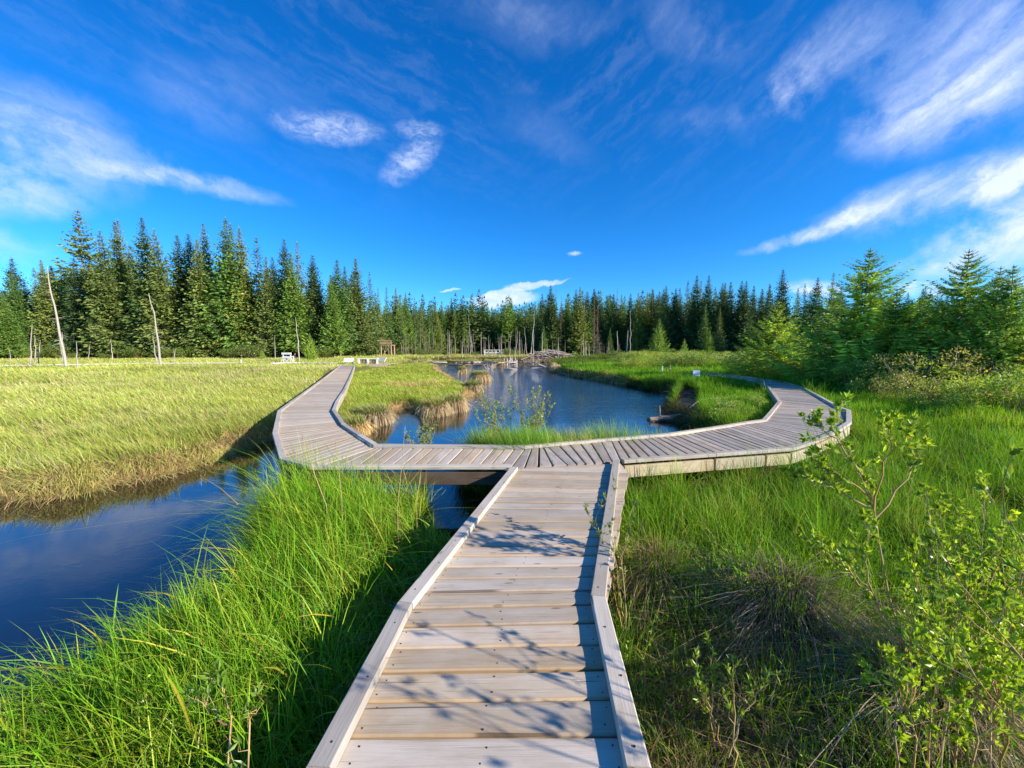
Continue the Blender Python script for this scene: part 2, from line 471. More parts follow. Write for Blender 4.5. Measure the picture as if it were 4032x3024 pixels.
def base_h(P):
    x, y = P[:, 0], P[:, 1]
    d = np.hypot(x, y)
    z = -.50 + .42 * sstep(14, 55, d)
    z += .05 * (vnoise(P, 1.3, 1) - .5) + .08 * (vnoise(P, 4, 2) - .5)
    z += .12 * sstep(8, 12, x) * sstep(2, 8, y)
    z += .42 * np.exp(-((x - 7.9) ** 2 + (y - 16.3) ** 2) / 2.2)
    z -= .10 * sstep(2.4, 1.2, np.abs(x + .0)) * sstep(5, 3, y) * 1.0
    z += sstep(90, 330, y) * 9.0 * sstep(200, 60, np.abs(x - 20)) + sstep(60, 200, np.abs(x)) * 1.0
    return z


def ground_h(P, sd=None):
    P = np.asarray(P, float)
    if sd is None: sd = sdist(P)
    wob = sd + .10 * (vnoise(P, .35, 5) - .5) + .25 * (vnoise(P, 1.1, 6) - .5) * sstep(0, 12, P[:, 1])
    k = sstep(-.12, .30, wob)
    return (-1.25) * (1 - k) + base_h(P) * k


def axis(lo, hi, flo, fhi, st):
    a = list(np.arange(flo, fhi, st)); x = fhi; s_ = st
    while x < hi: a.append(x); s_ = min(s_ * 1.06, 9); x += s_
    a.append(hi); x = flo; s_ = st; pre = []
    while x > lo: s_ = min(s_ * 1.06, 9); x -= s_; pre.append(max(x, lo))
    return np.array(pre[::-1] + a)


gx = axis(-420, 420, -14, 14, .13); gy = axis(-14, 520, -3, 24, .13)
GX, GY = np.meshgrid(gx, gy)
GP = np.stack([GX.ravel(), GY.ravel()], 1)
GS = np.full(len(GP), 9.0)
near = (GP[:, 0] > -20) & (GP[:, 0] < 30) & (GP[:, 1] < 75)
GS[near] = sdist(GP[near])
GZ = ground_h(GP, GS)
nx, ny = len(gx), len(gy)
I = (np.arange(ny - 1)[:, None] * nx + np.arange(nx - 1)[None]).ravel()
m, t = newmat('marsh_ground')
geo = t.node('ShaderNodeNewGeometry')
pz = t.node('ShaderNodeSeparateXYZ', None, i0=geo.outputs['Position'])
n_a = t.noise(geo.outputs['Position'], .35, 5); n_b = t.noise(geo.outputs['Position'], 6, 5, .7); n_c = t.noise(geo.outputs['Position'], 45, 3, .7)
far = t.mix(t.mrange(n_a.outputs['Fac'], .35, .65), (.24, .28, .06), (.34, .30, .12))
far = t.mix(t.mrange(n_b.outputs['Fac'], .3, .7, 0, .6), far, (.07, .10, .02))
soil = t.mix(t.mrange(n_c.outputs['Fac'], .35, .65), (.05, .038, .022), (.11, .085, .05))
dist_ = t.node('ShaderNodeVectorMath', {'operation': 'LENGTH'}, i0=geo.outputs['Position'])
nearf = t.mrange(dist_.outputs['Value'], 6, 22)
c = t.mix(nearf, soil, far)
c = t.mix(t.mrange(pz.outputs[2], -.70, -.55), (.022, .016, .011), c)
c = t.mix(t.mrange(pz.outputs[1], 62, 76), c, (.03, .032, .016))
p = t.node('ShaderNodeBsdfPrincipled', None, Base_Color=c, Roughness=.95); p.inputs['Specular IOR Level'].default_value = 0
bmp = t.node('ShaderNodeBump', None, Strength=.8, Distance=.05, Height=n_c.outputs['Fac'])
t.set(p.inputs['Normal'], bmp.outputs[0])
t.node('ShaderNodeOutputMaterial', None, Surface=p)
M['ground'] = m
o = mesh_np('ground', np.column_stack([GP, GZ]), [np.stack([I, I + 1, I + nx + 1, I + nx], 1)], m, smooth=True)
tag(o, kind='structure')

# ------------------------------------------------------------------ water
m, t = newmat('pond_water')
geo = t.node('ShaderNodeNewGeometry')
mp = t.node('ShaderNodeMapping', None, Vector=geo.outputs['Position']); mp.inputs['Scale'].default_value = (1, 1.5, 1)
r1 = t.noise(mp.outputs[0], 8.0, 3, .55, .3); r2 = t.noise(mp.outputs[0], 2.2, 3, .5)
sp_ = t.node('ShaderNodeSeparateXYZ', None, i0=geo.outputs['Position'])
calm = t.math('MULTIPLY', t.mrange(sp_.outputs[1], 7, 22), t.mrange(t.noise(geo.outputs['Position'], .22, 3).outputs['Fac'], .35, .6, .45, 1.0))
calm = t.math('ADD', calm, .018)
hh = t.math('ADD', r1.outputs['Fac'], t.math('MULTIPLY', r2.outputs['Fac'], 1.4))
bmp = t.node('ShaderNodeBump', None, Strength=t.math('MULTIPLY', calm, .46), Distance=.06, Height=hh)
gl = t.node('ShaderNodeBsdfGlossy', None, Roughness=.015, Color=(1, 1, 1), Normal=bmp.outputs[0])
df = t.node('ShaderNodeBsdfDiffuse', None, Color=(.008, .008, .009))
fr = t.node('ShaderNodeFresnel', None, IOR=1.45, Normal=bmp.outputs[0])
fac = t.math('MULTIPLY', fr.outputs[0], 1.35, clamp=True)
mx = t.node('ShaderNodeMixShader', None, i0=fac, i1=df.outputs[0], i2=gl.outputs[0])
t.node('ShaderNodeOutputMaterial', None, Surface=mx)
V = [(-17, -5, WATER_Z), (30, -5, WATER_Z), (30, 75, WATER_Z), (-17, 75, WATER_Z)]
tag(mesh_np('water', V, [[(0, 1, 2, 3)]], m), kind='structure')

# ------------------------------------------------------------------ boardwalks
c1 = lambda L: [(1040 + .2712 * x, 1400 + .2712 * y) for x, y in L]
c3 = lambda L: [(2600 + .3617 * x, 1440 + .3617 * y) for x, y in L]
top = lambda L: [G(x, y, .04) for x, y in L]


def planks(Lp, Rp, mb, pitch=.146, gap=.008, screws=None, old=.5):
    for i in range(len(Lp) - 1):
        l0, l1, r0, r1 = (np.asarray(v, float) for v in (Lp[i], Lp[i + 1], Rp[i], Rp[i + 1]))
        n = max(1, int(round((np.linalg.norm(l1 - l0) + np.linalg.norm(r1 - r0)) / 2 / pitch)))
        for k in range(n):
            a, b = k / n, (k + 1) / n
            q = [l0 + (l1 - l0) * a, r0 + (r1 - r0) * a, r0 + (r1 - r0) * b, l0 + (l1 - l0) * b]
            # shrink by the gap
            dl = (q[3] - q[0]); dr = (q[2] - q[1]); ll = np.linalg.norm(dl); lr = np.linalg.norm(dr)
            g = gap * random.uniform(.5, 1.5) / 2
            q = [q[0] + dl / ll * min(g, ll * .2), q[1] + dr / lr * min(g, lr * .2), q[2] - dr / lr * min(g, lr * .2), q[3] - dl / ll * min(g, ll * .2)]
            ax = (q[1] - q[0]); W = np.linalg.norm(ax); ax = ax / W
            ex = [random.uniform(-.008, .012), random.uniform(-.008, .012)]
            q = [q[0] - ax * ex[0], q[1] + ax * ex[1], q[2] + ax * ex[1], q[3] - ax * ex[0]]
            zt = random.uniform(-.003, .002); tilt = random.uniform(-.0015, .0015)
            S = 8; V = []; U = []
            u0, v0 = random.random() * 30, random.random() * 30
            bow = random.uniform(-.0025, .0025)
            wdt = np.linalg.norm((q[3] + q[2] - q[0] - q[1]) / 2)
            prof = [(0, -.038), (0, -.008), (.05, -.001), (.2, 0.0), (.8, 0.0), (.95, -.001), (1, -.008), (1, -.038)]
            edge = [1, .9, .75, 0, 0, .75, .9, 1]; CC_ = []; cr_ = (random.random(), random.random()); np_ = len(prof)
            for s_ in range(S + 1):
                f = s_ / S
                p0 = q[0] * (1 - f) + q[1] * f; p1 = q[3] * (1 - f) + q[2] * f
                jit = random.uniform(-.0012, .0012)
                for (v_, z_) in prof:
                    p_ = p0 * (1 - v_) + p1 * v_ + (np.array([ax[1], -ax[0]]) * jit)
                    V.append((p_[0], p_[1], zt + z_ + tilt * (v_ - .5) * 2 + bow * math.sin(f * math.pi)))
                    U.append((u0 + f * W, v0 + v_ * wdt - z_))
                CC_ += [(cr_[0], cr_[1], e_) for e_ in edge]
            Fq = []
            for s_ in range(S):
                for j in range(7):
                    Fq.append((s_ * 8 + j, s_ * 8 + 8 + j, s_ * 8 + 9 + j, s_ * 8 + 1 + j))
            e = S * 8
            Fq += [(0, 1, 6, 7), (1, 2, 5, 6), (2, 3, 4, 5), (e + 7, e + 6, e + 1, e), (e + 6, e + 5, e + 2, e + 1), (e + 5, e + 4, e + 3, e + 2)]
            mb.add(V, [Fq], np.array(CC_), U)
            if screws is not None:
                c_ = np.mean(q, axis=0)
                if np.hypot(*c_) < 7.5:
                    for f in (.10, .5, .90):
                        for v_ in (.22, .78):
                            f2 = f + random.uniform(-.012, .012); v2 = v_ + random.uniform(-.08, .08)
                            p_ = (q[0] * (1 - f2) + q[1] * f2) * (1 - v2) + (q[3] * (1 - f2) + q[2] * f2) * v2
                            a8 = np.arange(7) * 2 * math.pi / 7
                            Vv = [(p_[0], p_[1], zt + .0025)] + [(p_[0] + .0037 * math.cos(x), p_[1] + .0037 * math.sin(x), zt + .0015 + bow * .5) for x in a8]
                            Vv += [(p_[0] + .0039 * math.cos(x), p_[1] + .0039 * math.sin(x), zt - .006) for x in a8]
                            screws.add(Vv, [[(0, 1 + j, 1 + (j + 1) % 7) for j in range(7)], [(1 + j, 8 + j, 8 + (j + 1) % 7, 1 + (j + 1) % 7) for j in range(7)]])


def inset(pts, side, d):
    """offset polyline to its left(+1)/right(-1)"""
    pts = np.array(pts, float); out = []
    for i in range(len(pts)):
        ns = []
        for a, b in ((i - 1, i), (i, i + 1)):
            if a < 0 or b >= len(pts): continue
            v = pts[b] - pts[a]; v /= np.linalg.norm(v); ns.append(np.array([-v[1], v[0]]) * side)
        n = sum(ns); n /= np.linalg.norm(n)
        k = 1 / max(.55, float(n @ ns[0]))
        out.append(pts[i] + n * d * k)
    return np.array(out)


def curb(pts, side, parent, mat, wdt=.09, hgt=.042, z0=.002, skip=(), maxlen=3.6):
    """flat timbers on the deck edge, mitred at the bends, butted end to end"""
    outer = np.array(pts, float); inner = inset(pts, side, wdt)
    for i in range(len(outer) - 1):
        if i in skip: continue
        L = np.linalg.norm(outer[i + 1] - outer[i]); n = max(1, int(math.ceil(L / maxlen)))
        for k in range(n):
            a, b = k / n, (k + 1) / n
            g = .0025 / L
            f = lambda P_, u: P_[i] * (1 - u) + P_[i + 1] * u
            quad = [f(outer, a + g), f(outer, b - g), f(inner, b - g), f(inner, a + g)]
            mb = MB(); u0, v0 = random.random() * 30, random.random() * 30
            e0, e1 = quad[0], quad[1]
            N = max(2, int(L / n / .3)); V = []; U = []
            zt = z0 + hgt + random.uniform(-.003, .003)
            prof = [(0, z0), (0, zt - .006), (.06, zt), (.94, zt), (1, zt - .006), (1, z0)]
            for s_ in range(N + 1):
                u = s_ / N; po = quad[0] * (1 - u) + quad[1] * u; pi = quad[3] * (1 - u) + quad[2] * u
                j1 = random.uniform(-.0015, .0015)
                for (v_, z_) in prof:
                    q_ = po * (1 - v_) + pi * v_
                    V.append((q_[0] + j1, q_[1] + j1, z_)); U.append((u0 + u * L / n, v0 + v_ * wdt + z_))
            Fq = []
            for s_ in range(N):
                for j in range(5): Fq.append((s_ * 6 + j, s_ * 6 + 1 + j, s_ * 6 + 7 + j, s_ * 6 + 6 + j) if side < 0 else (s_ * 6 + j, s_ * 6 + 6 + j, s_ * 6 + 7 + j, s_ * 6 + 1 + j))
            e = N * 6
            Fq += [(0, 5, 4, 1), (1, 4, 3, 2), (e, e + 1, e + 4, e + 5), (e + 1, e + 2, e + 3, e + 4)]
            mb.add(V, [Fq], (random.random(), random.random(), .5), U)
            mb.build('curb_rail', mat, parent)


def stringer(pts, side, parent, mat, off=.05, z=(-.205, -.044), skip=()):
    p = inset(pts, side, off)
    for i in range(len(p) - 1):
        if i in skip: continue
        d = p[i + 1] - p[i]; L = np.linalg.norm(d); d /= L
        mb = MB(); h = z[1] - z[0]
        a = p[i] + d * .02; b = p[i + 1] - d * .02
        mb.beam((*a, (z[0] + z[1]) / 2), (*b, (z[0] + z[1]) / 2), .042, h, (random.random(), random.random(), .5))
        mb.build('side_beam', mat, parent)


def posts(pts, side, parent, off=.17, step=2.4, zb=-1.15, r=.06, poly=None):
    p = inset(pts, side, off); L = np.concatenate([[0], np.cumsum(np.linalg.norm(np.diff(p, axis=0), axis=1))])
    s_ = .5
    while s_ < L[-1]:
        i = np.searchsorted(L, s_) - 1; f = (s_ - L[i]) / (L[i + 1] - L[i]); q = p[i] * (1 - f) + p[i + 1] * f
        if math.hypot(q[0] - 1.6, q[1] - 4.9) < .9 or (poly is not None and sdist([q], poly)[0] > -.10): s_ += step; continue
        mb = MB(); mb.beam((q[0], q[1], zb), (q[0] + .001, q[1], -.05), r * 2, r * 2, (random.random(), .5, .5))
        mb.build('post', M['post'], parent)
        s_ += step


# near approach
aL = [np.array(v) for v in ((-.80, -2.2), (-.74, 0.3))] + [G(1203, 3024, .04), G(1566, 2371, .04), G(2012, 1838, .04)]
aR = [np.array(v) for v in ((.50, -2.2), (.49, .3))] + [G(2566, 3024, .04), G(2386, 2351, .04), G(2440, 1812, .04)]
aLd = aL[:-1] + [np.array([aL[-1][0] - .03, aL[-1][1] + .0])]
aRd = aR[:-1] + [np.array([aR[-1][0], aR[-1][1] - .38])]
bw = empty('boardwalk', (0, 0, 0)); tag(bw, 'near plank walkway in the foreground running straight ahead to the junction', 'boardwalk')
mb = MB(); sb = MB()
planks(aLd[:-1] + [aLd[-1]], aRd, mb, .146, .011, sb)
# wedge boards filling up to the crossing deck
planks([aLd[-1], aL[-1] + (-.02, .05)], [aRd[-1], aR[-1] + (0, -.0)], mb, .13, .006, sb)
mb.build('deck', M['deck'], bw)
tag(sb.build('screw_heads', M['screw'], bw), kind='stuff')
curb(aL, -1, bw, M['curb']); curb(aR, 1, bw, M['curb'])
stringer(aL, -1, bw, M['beam']); stringer(aR, 1, bw, M['beam'])
posts(aL, -1, bw); posts(aR, 1, bw)

# crossing walkway: left outer line / right outer line, far end of the left arm to far end of the right arm
JL0 = G(2012, 1828, .04); JL1 = G(2446, 1806, .04)
cl = top(c1([(1120, 135), (960, 265), (700, 465), (420, 670), (255, 795), (205, 1120)]) + [(1130, 1801), (1239, 1829), (1400, 1829)]) + [JL0]
cr = top(c1([(1305, 145), (1265, 250), (1160, 470), (1030, 670), (980, 792), (1120, 1000), (1350, 1150), (1590, 1305), (1720, 1305)]) + [(2065, 1759)])
# junction fan (no curb on the near side)
y0 = JL0; y1 = JL1
mid = lambda f: y0 * (1 - f) + y1 * f
far_s = top([(2065, 1759), (2500, 1720)])
fr_ = lambda f: far_s[0] * (1 - f) + far_s[1] * f
cl += [mid(.24), mid(.50), mid(1.0)]
cr += [fr_(.12), fr_(.20), fr_(.77)]
cl += top(c3([(560, 943), (1110, 905), (1380, 885), (1600, 820), (1880, 700), (2020, 610), (2022, 480), (1930, 450), (1550, 240), (1350, 180), (1200, 155), (780, 100), (600, 80), (300, 63)]))
cr += top([(2640, 1710)] + c3([(500, 690), (720, 655), (930, 620), (1160, 590), (1200, 545), (1270, 455), (1320, 390), (1190, 222), (1060, 170), (900, 142), (600, 108), (440, 88), (220, 66)]))
cw = empty('boardwalk', (0, 0, 0)); tag(cw, 'long curving plank walkway crossing behind the junction and bending away on both sides', 'boardwalk')
kL = 9   # index in cl of the junction's left corner
mb = MB(); sb = MB(); planks(cl[:kL + 1], cr[:kL + 1], mb, .146, .011, sb)
mb.build('deck', M['deck'], cw)
mb = MB(); planks(cl[kL:], cr[kL:], mb, .150, .022, sb)
tag(mb.build('deck', M['deck_old'], cw), 'silvery older deck boards with wide gaps on the right arm')
tag(sb.build('screw_heads', M['screw'], cw), kind='stuff')
curb(cl, -1, cw, M['curb'], skip=(kL, kL + 1, kL + 2)); curb(cr, 1, cw, M['curb'])
stringer(cl[:kL + 1], -1, cw, M['post']); stringer(cl[kL + 3:], -1, cw, M['beam']); stringer(cr, 1, cw, M['beam'])  # left side beams use the dark post wood to paint in their shade
CPOLY = np.concatenate([np.array(cl), np.array(cr)[::-1]])
posts(cl, -1, cw, .20, poly=CPOLY); posts(cr, 1, cw, .20, poly=CPOLY)

# ------------------------------------------------------------------ grass
WIND = np.array([-.75, -.35]); WIND /= np.linalg.norm(WIND)


def blades(name, P, z, h, wd, mat, colf, lean=.35, wind=.25, segs=4, dirs=None, droop=.35, label=None, cat='grass', parent=None):
    """one tapered bent strip per blade; P (n,2), z (n,), h (n,), wd (n,)"""
    n = len(P)
    ang = rng.uniform(0, 2 * math.pi, n) if dirs is None else dirs
    D = np.stack([np.cos(ang), np.sin(ang)], 1)
    ln = (lean * rng.gamma(2.0, .5, n))[:, None] * D + wind * WIND
    h = np.asarray(h)[:, None]
    face = rng.uniform(0, math.pi, n)          # the way the blade's flat side turns
    Sd = np.stack([np.cos(face), np.sin(face)], 1)
    dr = (droop * rng.uniform(.2, 1.3, n))
    V = np.empty((n, 2 * segs + 1, 3), dtype=np.float32); C = np.empty((n, 2 * segs + 1, 3), dtype=np.float32)
    base, tip = colf(P, n)
    for s_ in range(segs + 1):
        f = s_ / segs
        xy = P + ln * h * (f * .35 + f * f * .65)
        zz = z + h[:, 0] * (f - dr * f ** 2.6 * np.minimum(1.4, np.linalg.norm(ln, axis=1) * 1.6 + .25))
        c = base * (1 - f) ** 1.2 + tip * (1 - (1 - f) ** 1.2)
        if s_ == segs:
            V[:, -1, :2] = xy; V[:, -1, 2] = zz; C[:, -1] = c
        else:
            ww = (wd * (1 - f ** 2.2 * .75) * .5)[:, None]
            V[:, 2 * s_, :2] = xy - Sd * ww; V[:, 2 * s_ + 1, :2] = xy + Sd * ww
            V[:, 2 * s_, 2] = zz; V[:, 2 * s_ + 1, 2] = zz
            C[:, 2 * s_] = c; C[:, 2 * s_ + 1] = c
    k = 2 * segs + 1
    B = (np.arange(n) * k)[:, None]
    q = np.concatenate([B + np.array([[2 * i, 2 * i + 1, 2 * i + 3, 2 * i + 2]]) for i in range(segs - 1)], 0)
    tr = B + np.array([[k - 3, k - 2, k - 1]])
    o = mesh_np(name, V.reshape(-1, 3), [tr, q], mat, parent, C.reshape(-1, 3), smooth=True)
    if label: tag(o, label, cat, kind='stuff')
    return o


def pal(bases, tips, weights, patch=2.0, seed=3, jit=.22):
    bases, tips = np.array(bases), np.array(tips); wts = np.array(weights, float)

    def f(P, n):
        v = vnoise(P, patch, seed) * .8 + vnoise(P, patch * .3, seed + 1) * .5 - .15 + rng.normal(0, .16, n)
        cum = np.cumsum(wts / wts.sum()); i = np.searchsorted(cum, np.clip(v, 0, .999))
        i = np.minimum(i, len(wts) - 1)
        j = (np.exp(rng.normal(0, jit, n)) * (.72 + .56 * vnoise(P, patch * 1.7, seed + 9)))[:, None]
        hue = rng.normal(0, .10, n)[:, None] * np.array([[1, .0, -.6]])
        return np.clip(bases[i] * j, 0, .9), np.clip(tips[i] * j * (1 + hue), 0, .9)
    return f


def in_poly(P, poly):
    return sdist(P, np.array(poly, float)) < 0


# footprint of the boardwalks, kept clear of grass
def strip(Lp, Rp): return np.concatenate([np.array(Lp), np.array(Rp)[::-1]])


FOOT_A = strip(aL, aR); FOOT_C = strip(cl, cr)
MUD = np.array([np.array(G(x, y, z)) for x, y, z in ((2612, 1625, WATER_Z), (2650, 1575, -.6), (2690, 1545, -.45), (2790, 1560, -.35), (2800, 1640, -.5), (2880, 1700, -.6), (2760, 1715, -.75), (2640, 1660, WATER_Z))])


def clear(P, m=.02):
    return (sdist(P, FOOT_A) > m) & (sdist(P, FOOT_C) > m)


def scatter(poly, dens, dmax=None, falloff=1.6, d0=6.0):
    """points in a polygon, thinning with distance from the viewpoint's side of the marsh"""
    poly = np.array(poly, float); lo, hi = poly.min(0), poly.max(0)
    A = (hi - lo).prod(); out = []
    N = int(A * dens)
    for _ in range(max(1, N // 2000000 + 1)):
        k = min(N, 2000000)
        P = rng.uniform(lo, hi, (k, 2))
        d = np.hypot(P[:, 0], P[:, 1])
        P = P[rng.random(k) < np.minimum(1, (d0 / np.maximum(d, .1)) ** falloff)]
        P = P[in_poly(P, poly)]
        out.append(P)
    return np.concatenate(out)


def clumped(poly, cpm, bpc, spread, d0=20, falloff=1.5):
    C_ = scatter(poly, cpm, falloff=falloff, d0=d0)
    k = np.maximum(3, rng.poisson(bpc, len(C_))); sz = rng.uniform(.6, 1.5, len(C_))
    idx = np.repeat(np.arange(len(C_)), k)
    off = rng.normal(0, 1, (len(idx), 2)) * (spread * sz[idx])[:, None]
    dirs = np.arctan2(off[:, 1], off[:, 0]) + rng.normal(0, .5, len(idx))
    return C_[idx] + off, dirs, rng.uniform(.55, 1.35, len(C_))[idx]


G_DRY = (.33, .25, .13)
lush = pal([(.05, .07, .014), (.055, .09, .014), (.08, .09, .025)], [(.15, .38, .018), (.24, .47, .022), (.42, .52, .06)], [5, 4, 2.5], .22)  # blade bases: sheath tone, darkened further to paint shaded gaps between blades
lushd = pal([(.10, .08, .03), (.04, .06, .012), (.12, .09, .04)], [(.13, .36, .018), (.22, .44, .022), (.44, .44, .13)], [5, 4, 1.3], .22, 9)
meadow = pal([(.30, .25, .09), (.16, .20, .04), (.38, .30, .14), (.22, .25, .05), (.42, .34, .18)],
             [(.60, .62, .13), (.46, .58, .08), (.72, .62, .25), (.52, .62, .11), (.72, .64, .30)], [2.6, 3.0, 1.8, 2.8, 1.6], 3, 21)
strawc = pal([(.24, .17, .09), (.34, .25, .13)], [(.50, .38, .21), (.66, .53, .31)], [1, 1], .6, 5)


def put(name, P, hr, wr, mat, colf, label, sink=.03, sdm=.02, lm=None, hmod=None, **k):
    dirs = hs = None
    if isinstance(P, tuple): P, dirs, hs = P
    sd = sdist(P); keep = (sd > sdm) & clear(P) & (sdist(P, MUD) > -.28)
    if lm is not None: keep &= lm(P, sd)
    P = P[keep]; sd = sd[keep]
    if dirs is not None: k['dirs'] = dirs[keep]; hs = hs[keep]
    d = np.hypot(P[:, 0], P[:, 1])
    z = ground_h(P, sd) - sink
    h = rng.uniform(hr[0], hr[1], len(P)) * (.75 + .5 * vnoise(P, .8, 31))
    if hmod is not None: h = h * hmod(P)
    if hs is not None: h = h * hs
    if dirs is not None: h = h * (1 + .55 * sstep(.7, .15, sdist(P, FOOT_C)))
    wd = rng.uniform(wr[0], wr[1], len(P)) * np.maximum(1, d / 7)
    return blades(name, P, z, h, wd, mat, colf, label=label, **k)


# tall sedge on the near left bank, leaning to the water
bank = [(-6, -1.0), (-.75, -1.0), (-.72, 2.0), (-.12, 4.45), (-3.3, 4.9), (-3.3, 4.0), (-2.8, 2.6), (-3.6, 1.7), (-6, 1.0)]
P = clumped(bank, 150, 34, .055)
tall = lambda P: (.62 + .38 * sstep(-.65, -1.25, P[:, 0] + .25 * np.maximum(0, P[:, 1] - 2))) * (1 + .34 * sstep(2.8, 4.0, P[:, 1]))
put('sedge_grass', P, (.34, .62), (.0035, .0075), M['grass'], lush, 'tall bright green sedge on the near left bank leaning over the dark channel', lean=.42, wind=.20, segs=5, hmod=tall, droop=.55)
P = scatter(bank, 900, d0=20)
put('fallen_stems', P, (.25, .5), (.003, .006), M['straw'], strawc, 'dead straw stems tangled in the sedge of the near left bank', lean=.8, wind=.15, segs=5, droop=.8)
P = scatter(bank, 140, d0=20)
put('broad_leaved_reed', P, (.45, .8), (.009, .016), M['grass'], pal([(.06, .10, .02)] * 2, [(.20, .38, .05), (.46, .42, .06)], [4, 1]), 'broad shiny reed leaves mixed into the sedge left of the foreground walkway', lean=.45, wind=.5, segs=6, droop=.6)
# lush grass right of the walkway
rightp = [(.5, -1.5), (5.5, -1.5), (14, 6.0), (14, 22), (8.5, 22), (9.2, 16), (8.4, 10), (7.2, 7.4), (5.0, 5.9), (2.5, 4.9), (1.4, 4.9), (.5, 2)]
P = clumped(rightp, 62, 48, .075, d0=4.5)
th = lambda P: .64 + .50 * sstep(1.9, 3.6, P[:, 1] + .3 * vnoise(P, .5, 8) + .25 * np.maximum(0, P[:, 0] - 3))
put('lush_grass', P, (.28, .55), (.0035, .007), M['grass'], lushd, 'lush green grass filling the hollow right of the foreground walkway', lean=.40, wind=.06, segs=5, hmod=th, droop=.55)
# dead matted thatch, right foreground
P = np.concatenate([scatter([(.55, -1), (3.6, -1), (3.2, 2.7), (.62, 2.9)], 3800, d0=20), scatter([(1.5, 2.5), (2.2, 2.3), (2.7, 2.7), (2.4, 3.1), (1.7, 3.1)], 9000, d0=20), scatter([(.75, 3.2), (1.3, 2.9), (1.7, 3.4), (1.2, 3.7)], 3000, d0=20)])
put('dead_thatch', P, (.12, .34), (.003, .006), M['straw'], pal([(.10, .075, .045), (.13, .10, .06)], [(.33, .25, .16), (.50, .40, .25)], [2, 1], .5), 'matted brown dead grass low down beside the right edge of the walkway', lean=1.5, wind=.0, segs=5, droop=.8)
# left meadow
lm = [(-4.5, 5.4), (-16, 5.3), (-30, 8), (-75, 40), (-75, 58), (-12, 58), (-12, 40), (-14.5, 30), (-7.8, 14.5), (-5.2, 9)]
P = scatter(lm, 2300, falloff=1.75, d0=6.5)
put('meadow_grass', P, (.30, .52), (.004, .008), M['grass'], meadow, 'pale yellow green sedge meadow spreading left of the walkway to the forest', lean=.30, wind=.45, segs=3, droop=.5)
# island between left arm and pond
isl = [(-5.3, 9), (-12, 29), (-11.5, 40), (-6, 56), (-2, 56), (-2, 30), (1, 14), (0, 9), (-3, 6)]
P = scatter(isl, 2300, falloff=1.6, d0=7.5)
put('island_grass', P, (.24, .46), (.004, .008), M['grass'], pal([(.14, .12, .04), (.10, .13, .025), (.24, .18, .08)], [(.42, .52, .09), (.34, .50, .065), (.62, .52, .23)], [4, 4, 2.2], 3, 40), 'yellow green sedge on the low island between the left walkway and the pond', lean=.30, wind=.45, segs=3, droop=.5, hmod=lambda P: 1 - .5 * sstep(16, 30, P[:, 1]))
# near fringe between crossing walkway and pond
P = scatter([(-.9, 5.5), (.2, 5.4), (2, 6.0), (5.2, 7.7), (5.4, 8.9), (3, 7.6), (.3, 7.4), (-.9, 7.2)], 3000, d0=20)
put('fringe_grass', P, (.62, 1.05), (.004, .008), M['grass'], pal([(.06, .09, .02)] * 2, [(.22, .42, .05), (.46, .50, .11)], [3, 2], .6, 14), 'upright green grass fringe between the crossing walkway and the pond', lean=.22, wind=.18, segs=4, sdm=-.05, hmod=lambda P: 1 - .45 * sstep(1.2, 3.0, P[:, 0]) - .35 * sstep(3.4, 4.6, P[:, 0]))
# right pond bank and everything round the right arm
rb = [(5.2, 8.2), (4.6, 9.5), (6, 13), (3.5, 16), (3, 22), (3, 32), (12, 44), (44, 44), (44, 12), (11, 8), (8.6, 9.3)]
P = scatter(rb, 1700, falloff=1.5, d0=8)
put('bank_grass', P, (.38, .68), (.004, .009), M['grass'], pal([(.05, .07, .015), (.05, .08, .015), (.12, .12, .03)], [(.14, .36, .02), (.22, .44, .026), (.38, .48, .07)], [4, 4, 1.6], 2, 51), 'rich green grass on the right bank between the pond and the curving walkway', lean=.3, wind=.2, segs=3, droop=.5)
fm = [(1, 40), (6, 62), (6, 74), (90, 74), (90, 20), (44, 16), (44, 40), (12, 40)]
P = scatter(fm, 900, falloff=1.5, d0=8)
put('far_marsh_grass', P, (.3, .6), (.005, .009), M['grass'], pal([(.08, .10, .02)] * 2, [(.15, .27, .03), (.26, .31, .06)], [4, 2], 4, 61), 'green marsh grass in front of the right hand forest edge', lean=.3, wind=.2, segs=3)
P = scatter([(-40, 58), (-40, 78), (8, 80), (8, 62), (-2, 56), (-12, 56)], 900, falloff=1.5, d0=8)
put('far_shore_grass', P, (.3, .6), (.005, .009), M['grass'], meadow, 'yellow green grass along the far shore below the forest', lean=.3, wind=.2, segs=3)


# straw hanging over the banks
def bank_straw(name, A, B, cnt, label, i0, i1, colf=strawc, hr=(.22, .45), wr=(.004, .009), depth=.35):
    pts = POND[i0:i1]; seg = np.diff(pts, axis=0); L = np.linalg.norm(seg, axis=1)
    wgt = L / np.maximum(4, np.hypot(*pts[:-1].T)); idx = rng.choice(len(L), cnt, p=wgt / wgt.sum())
    f = rng.random(cnt)[:, None]; Q = pts[idx] + seg[idx] * f
    nrm_ = np.stack([seg[idx, 1], -seg[idx, 0]], 1) / L[idx][:, None]
    test = sdist(Q + nrm_ * .05); nrm_[test < 0] *= -1           # towards land
    Q = Q + nrm_ * rng.uniform(-.06, depth, cnt)[:, None]
    sd = sdist(Q); z = ground_h(Q, sd) - .02
    z = np.maximum(z, WATER_Z - .03)
    ang = np.arctan2(-nrm_[:, 1], -nrm_[:, 0]) + rng.normal(0, .7, cnt)
    d = np.hypot(*Q.T)
    return blades(name, Q, z, rng.uniform(*hr, cnt), rng.uniform(*wr, cnt) * np.maximum(1, d / 7), M['straw'], colf, lean=.75, wind=0, segs=5, dirs=ang, droop=.85, label=label)


